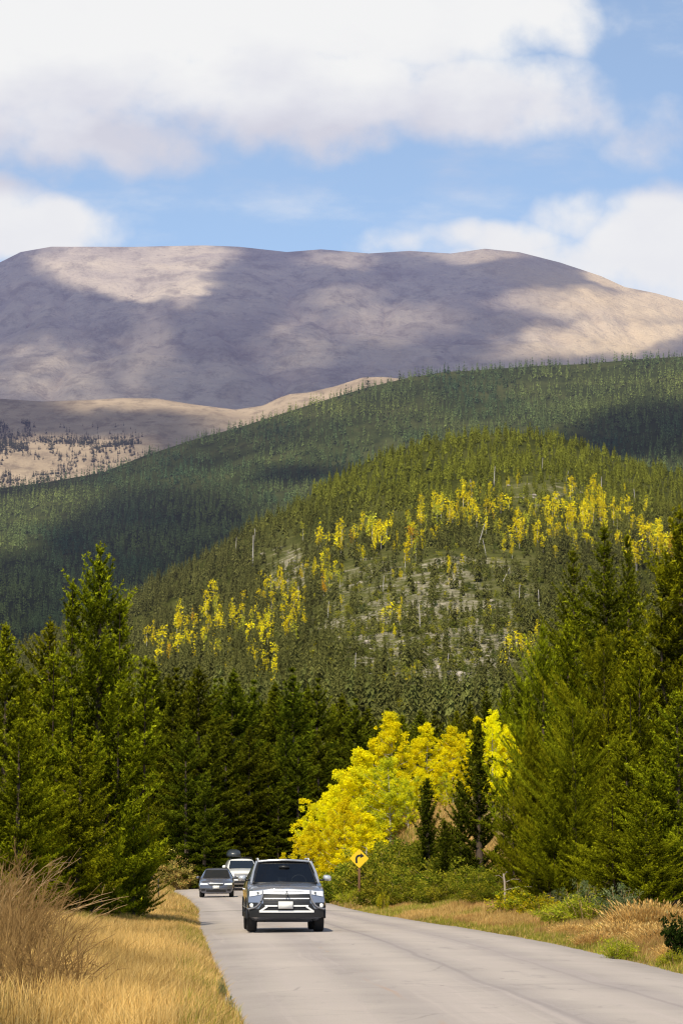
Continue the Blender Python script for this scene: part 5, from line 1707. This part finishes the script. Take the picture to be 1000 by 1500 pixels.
for sx_ in (-1, 1):
    m = MB(); m.box((sx_ * .37, 2.42, 1.02), (.50, .16, .66)); st_ = m.build('seat', M_SEAT, S1)
    m = MB(); m.box((sx_ * .37, 2.44, 1.43), (.26, .10, .18)); m.build('headrest', M_SEAT, st_)
    m = MB(); m.box((sx_ * .42, 3.45, 1.05), (.56, .16, .60)); m.build('rear_seat', M_SEAT, S1)
t = NT('tinted windscreen')
frn_ = t.n("Fresnel"); frn_.inputs['IOR'].default_value = 1.5
trn_ = t.n('BsdfTransparent', i_Color=(.50, .54, .56)); _gl = t.n('BsdfGlossy', i_Color=(.95, .97, 1.0), i_Roughness=.03)
M_WIND = t.finish(t.n('MixShader', i_0=t.math('MULTIPLY', frn_.outputs[0], .9), i_1=trn_.outputs[0], i_2=_gl.outputs[0]).outputs[0])
ws = suv.pane('windscreen', [(-.715, 1.085, 1.13), (.715, 1.085, 1.13), (.585, 1.87, 1.575), (-.585, 1.87, 1.575)], M_WIND, S1, bulge=.10)
m = MB(); m.box((0, 1.60, 1.50), (.24, .03, .06)); m.build('rear_view_mirror', M_BLACKPL, S1)
for sx_ in (-1, 1):
    m = MB(); p0 = np.array([sx_ * .79, 1.09, 1.12]); p1 = np.array([sx_ * .645, 1.92, 1.60])
    m.tube([p0 + [0, -.05, 0], (p0 + p1) / 2 + [sx_ * .012, -.075, .02], p1 + [0, -.04, .02]], [.030, .030, .028], 8)
    m.build('windscreen_pillar', paint('pale pillar paint', (.42, .44, .49), .4, .3) if sx_ == -1 else bpy.data.materials['pale pillar paint'], S1, smooth=True)
    suv.side_glass(2.0, 2.72, S1, sx_=sx_); suv.side_glass(2.82, 3.58, S1, sx_=sx_); suv.side_glass(3.68, 4.2, S1, sx_=sx_)
    m = MB(); m.tube([[sx_ * .60, 1.98, 1.655], [sx_ * .60, 2.1, 1.70], [sx_ * .59, 3.6, 1.70], [sx_ * .58, 3.8, 1.64]], .016, 6); m.build('roof_rail', M_SILVER, S1, smooth=True)
    for wy in suv.whl:                                 # black arch lips
        a = np.linspace(-.12, PI + .12, 22)
        pts = np.stack([0 * a + sx_ * .893, wy + np.cos(a) * (suv.R + .065), suv.R + .02 + np.sin(a) * (suv.R + .065)], -1)
        m = MB(); m.tube(pts, .035, 6); m.build('arch_lip', M_BLACKPL, S1, smooth=True)
    m = MB(); m.box((sx_ * .885, 2.26, .37), (.05, 1.75, .14)); m.build('sill_trim', M_BLACKPL, S1)
for sx_ in (-1, 1):
    for yy in (1.95, 2.85): 
        m = MB(); m.box((sx_ * .915, yy + .5, .98), (.03, .18, .03)); m.build('door_handle', M_CHROME, S1)
mirror_pair(suv, S1, paint('mirror cap paint', (.62, .63, .65), .5, .25), 1.30, 1.245, .90)
# nose
suv.band('bonnet_edge', L(-.78, .78, 21), .985 - .05 * (L(-.78, .78, 21) / .78) ** 2, .955 - .06 * (L(-.78, .78, 21) / .78) ** 2, M_SILVER, S1, off=.02, th=.05, y0=.0)
gx_ = L(-.54, .54, 15)
suv.band('grille', gx_, .90 - .0 * gx_, .665, M_BLACKPL, S1, off=.012)
suv.band('grille_bar', gx_, .94 - .01 * np.abs(gx_), .872 + .01 * np.abs(gx_) / .54, M_CHROME, S1, off=.03)
suv.band('grille_bar', L(-.52, .52, 13), .79, .765, M_SILVER, S1, off=.022)
suv.band('grille_bar', L(-.52, .52, 13), .725, .71, pbr('dark trim', (.05, .05, .055), .3), S1, off=.022)
for sx_ in (-1, 1):
    xs = sx_ * L(.50, .845, 12)
    f = L(0, 1, 12)
    hl = suv.band('headlight', xs, .955 - .012 * f, .898 - .075 * f ** .8, M_LAMP, S1, off=.02)
    m = MB(); m.lathe([(.001, -.02), (.026, -.02), (.03, 0), (.022, .01)], (sx_ * .66, float(suv.fy(.66, .9)) - .028, .905), 'y', 18); m.build('lamp_ring', pbr('lamp inner', (.25, .27, .30), .1, .8) if sx_ < 0 else bpy.data.materials['lamp inner'], hl, smooth=True)
    suv.strip('chrome_sweep', [(sx_ * .545, .955), (sx_ * .56, .83), (sx_ * .605, .70), (sx_ * .70, .59), (sx_ * .83, .545), (sx_ * .88, .54)], .020, bpy.data.materials.get('satin sweep') or pbr('satin sweep', (.30, .30, .32), .3, .5), S1, off=.035)
    suv.band('fog_surround', sx_ * L(.66, .875, 8), .685, .545 + .06 * (1 - L(0, 1, 8)), M_BLACKPL, S1, off=.014)
    m = MB(); yy = float(suv.fy(.80, .62)); m.lathe([(.001, -.02), (.04, -.018), (.052, 0), (.055, .02)], (sx_ * .80, yy - .015, .618), 'y', 18); m.build('fog_light', M_AMBER, S1, smooth=True)
bx_ = L(-.86, .86, 25)
suv.band('lower_bumper', bx_, np.where(np.abs(bx_) < .62, .665, .54), .345, M_BLACKPL, S1, off=.013)
ub = L(-.50, .50, 13)
suv.band('bumper_bar', ub, .628, .592, M_SILVER, S1, off=.035)
lb = L(-.63, .63, 17)
suv.band('bumper_bar', lb, .505, .458, M_SILVER, S1, off=.035)
for sx_ in (-1, 1):
    suv.band('bumper_bar', sx_ * L(.44, .63, 6), .625 - .125 * L(0, 1, 6), .575 - .115 * L(0, 1, 6), M_SILVER, S1, off=.037)
m = MB(); m.box((-.03, -.075, .628), (.335, .012, .165)); pl = m.build('number_plate', M_PLATEW, S1)
m = MB(); m.box((-.03, -.067, .628), (.36, .01, .19)); m.build('plate_frame', M_BLACKPL, pl)
# emblem: three lozenges meeting at a point
m = MB()
for k in range(3):
    a = PI / 2 + k * 2 * PI / 3
    d = np.array([math.cos(a), math.sin(a)]); n_2 = np.array([-d[1], d[0]])
    p = [np.zeros(2), d * .035 + n_2 * .0202, d * .07, d * .035 - n_2 * .0202]
    m.add([[q[0], -.062 - 0.012 * (i % 2), .895 + q[1]] for i, q in enumerate(p)], [[0, 1, 2, 3]])
    m.add([[q[0], -.03, .895 + q[1]] for q in p], [[3, 2, 1, 0]])
m.build('emblem', pbr('emblem metal', (.30, .31, .33), .2, .9), S1)
m = MB(); m.tube(np.stack([L(-.60, .60, 15), 1.925 - .085 * (1 - (L(-1, 1, 15)) ** 2), 1.625 + .035 * (1 - L(-1, 1, 15) ** 2)], -1), .026, 8); m.build('roof_front_edge', bpy.data.materials['pale pillar paint'], S1, smooth=True)
for sx_ in (-1, 1):                                     # wipers
    m = MB(); m.tube([[sx_ * .1 - .25, 1.02, 1.15], [sx_ * .1 + .30, .99 + .02, 1.155]], .010, 5); m.build('wiper', M_BLACKPL, S1)
place_car(S1, 420, 66.5, math.radians(3.4))

# ============ the dark hatchback behind it
DARKP = paint('dark slate metallic paint', (.105, .108, .135), .45, .3)
sed = Car([
    (0.0, (.66, .22), (.76, .28), (.83, .45), (.82, .62), (.74, .71), (.48, .755), (0, .77)),
    (.25, (.68, .20), (.79, .28), (.865, .48), (.86, .70), (.77, .79), (.48, .85), (0, .87)),
    (.75, (.70, .18), (.80, .28), (.875, .50), (.87, .79), (.78, .87), (.48, .93), (0, .95)),
    (1.15, (.70, .18), (.80, .28), (.875, .50), (.87, .84), (.76, .93), (.48, .99), (0, 1.0)),
    (2.0, (.70, .18), (.80, .28), (.875, .50), (.87, .90), (.60, 1.36), (.46, 1.43), (0, 1.45)),
    (2.6, (.70, .18), (.80, .28), (.875, .50), (.87, .92), (.60, 1.40), (.46, 1.465), (0, 1.485)),
    (3.5, (.70, .18), (.80, .28), (.87, .50), (.865, .94), (.58, 1.37), (.44, 1.43), (0, 1.45)),
    (4.1, (.68, .24), (.78, .32), (.85, .52), (.83, .93), (.54, 1.22), (.42, 1.27), (0, 1.28)),
    (4.4, (.64, .30), (.74, .36), (.81, .52), (.78, .88), (.56, .95), (.42, .98), (0, .99)),
], leanz=.5, whl=(.88, 3.5), R=.32, tw=.205, tx=.75)
S2 = thing('hatchback_car', 'dark slate hatchback on the bend behind the silver crossover', 'car')
sed.body(DARKP, S2); sed.wheels(S2)
sed.pane('windscreen', [(-.69, 1.10, .975), (.69, 1.10, .975), (.56, 1.92, 1.375), (-.56, 1.92, 1.375)], M_GLASS, S2, bulge=.10)
for sx_ in (-1, 1):
    sed.side_glass(2.02, 2.7, S2, sx_=sx_); sed.side_glass(2.8, 3.5, S2, sx_=sx_)
    xs = sx_ * L(.42, .80, 10); f = L(0, 1, 10)
    sed.band('headlight', xs, .70 + .035 * f, .63 + .0 * f, M_LAMP, S2, off=.02)
    sed.band('fog_surround', sx_ * L(.55, .74, 5), .42, .34, M_BLACKPL, S2, off=.014)
mirror_pair(sed, S2, DARKP, 1.35, 1.0, .87, (.17, .09, .12))
sed.band('grille', L(-.34, .34, 9), .67, .59, M_BLACKPL, S2, off=.016)
sed.band('grille_bar', L(-.36, .36, 9), .715, .685, M_CHROME, S2, off=.024)
sed.band('lower_intake', L(-.5, .5, 11), .40, .27, M_BLACKPL, S2, off=.014)
m = MB(); m.box((0, -.05, .515), (.32, .012, .155)); m.build('number_plate', M_PLATEW, S2)
for wy in sed.whl:
    for sx_ in (-1, 1):
        a = np.linspace(0, PI, 18); m = MB()
        m.tube(np.stack([0 * a + sx_ * .866, wy + np.cos(a) * (sed.R + .06), sed.R + .02 + np.sin(a) * (sed.R + .06)], -1), .02, 5); m.build('arch_lip', M_BLACKPL, S2)
place_car(S2, 316.5, 146, math.radians(1.5))

# ============ the white wagon with a roof box, last
WHITEP = paint('white paint', (.74, .74, .72), 0.0, .3)
van = Car([
    (0.0, (.72, .42), (.82, .48), (.90, .66), (.89, .90), (.84, 1.02), (.55, 1.07), (0, 1.08)),
    (.22, (.74, .36), (.85, .44), (.945, .70), (.93, .98), (.86, 1.09), (.55, 1.14), (0, 1.155)),
    (.7, (.76, .32), (.87, .42), (.95, .72), (.945, 1.04), (.87, 1.14), (.55, 1.20), (0, 1.22)),
    (1.25, (.76, .30), (.87, .42), (.95, .72), (.945, 1.10), (.84, 1.20), (.55, 1.26), (0, 1.28)),
    (2.05, (.76, .30), (.87, .42), (.95, .72), (.945, 1.14), (.70, 1.66), (.52, 1.75), (0, 1.78)),
    (2.7, (.76, .30), (.87, .42), (.95, .72), (.945, 1.16), (.70, 1.72), (.52, 1.79), (0, 1.82)),
    (4.3, (.76, .34), (.87, .44), (.95, .72), (.94, 1.18), (.69, 1.70), (.50, 1.77), (0, 1.80)),
    (4.9, (.72, .44), (.82, .50), (.90, .72), (.89, 1.16), (.66, 1.40), (.5, 1.45), (0, 1.46)),
], whl=(.95, 3.75), R=.38, tw=.25, tx=.80)
S3 = thing('wagon_car', 'white wagon with a dark roof box, last car of the three and half hidden', 'car')
van.body(WHITEP, S3); van.wheels(S3)
van.pane('windscreen', [(-.77, 1.20, 1.25), (.77, 1.20, 1.25), (.645, 1.98, 1.69), (-.645, 1.98, 1.69)], M_GLASS, S3, bulge=.10)
for sx_ in (-1, 1):
    van.side_glass(2.1, 2.85, S3, sx_=sx_); van.side_glass(2.95, 3.9, S3, sx_=sx_)
    van.band('headlight', sx_ * L(.52, .88, 10), .985, .85, M_LAMP, S3, off=.02)
van.band('grille', L(-.5, .5, 9), .98, .84, pbr('grey grille', (.20, .20, .21), .4), S3, off=.018)
van.band('lower_bumper', L(-.88, .88, 19), .80, .42, M_BLACKPL, S3, off=.014)
van.band('bumper_bar', L(-.6, .6, 9), .66, .58, M_SILVER, S3, off=.03)
m = MB(); m.box((0, -.06, .72), (.32, .012, .155)); m.build('number_plate', M_PLATEW, S3)
mirror_pair(van, S3, WHITEP, 1.45, 1.35, .94, (.2, .1, .18))
for sx_ in (-1, 1):
    m = MB(); m.tube([[sx_ * .62, 2.2, 1.76], [sx_ * .62, 2.3, 1.83], [sx_ * .62, 4.0, 1.83], [sx_ * .62, 4.1, 1.77]], .018, 6); m.build('roof_rail', M_BLACKPL, S3)
for yy in (2.5, 3.7):
    m = MB(); m.box((0, yy, 1.865), (1.3, .06, .03)); m.build('roof_bar', M_BLACKPL, S3)
place_car(S3, 356.0, 166, math.radians(5.0))
# the box on its roof is strapped on: a thing of its own
bm = bmesh.new(); bmesh.ops.create_uvsphere(bm, u_segments=28, v_segments=16, radius=1)
for v in bm.verts:
    c = v.co
    c.x = math.copysign(abs(c.x) ** .6, c.x) * .42; c.y = math.copysign(abs(c.y) ** .7, c.y) * .95
    c.z = (c.z ** .8 * .36 if c.z > 0 else -abs(c.z) ** .5 * .08)
me = bpy.data.meshes.new('roof_box'); bm.to_mesh(me); bm.free()
me.materials.append(pbr('dark roof box', (.03, .037, .045), .35)); me.polygons.foreach_set('use_smooth', np.ones(len(me.polygons), bool))
RB = link('roof_box', me)
bpy.context.view_layer.update()
RB.matrix_world = S3.matrix_world @ Matrix.Translation((-.40, 3.1, 1.965))
tag(RB, 'dark rounded roof box strapped on top of the white wagon', 'roof box')
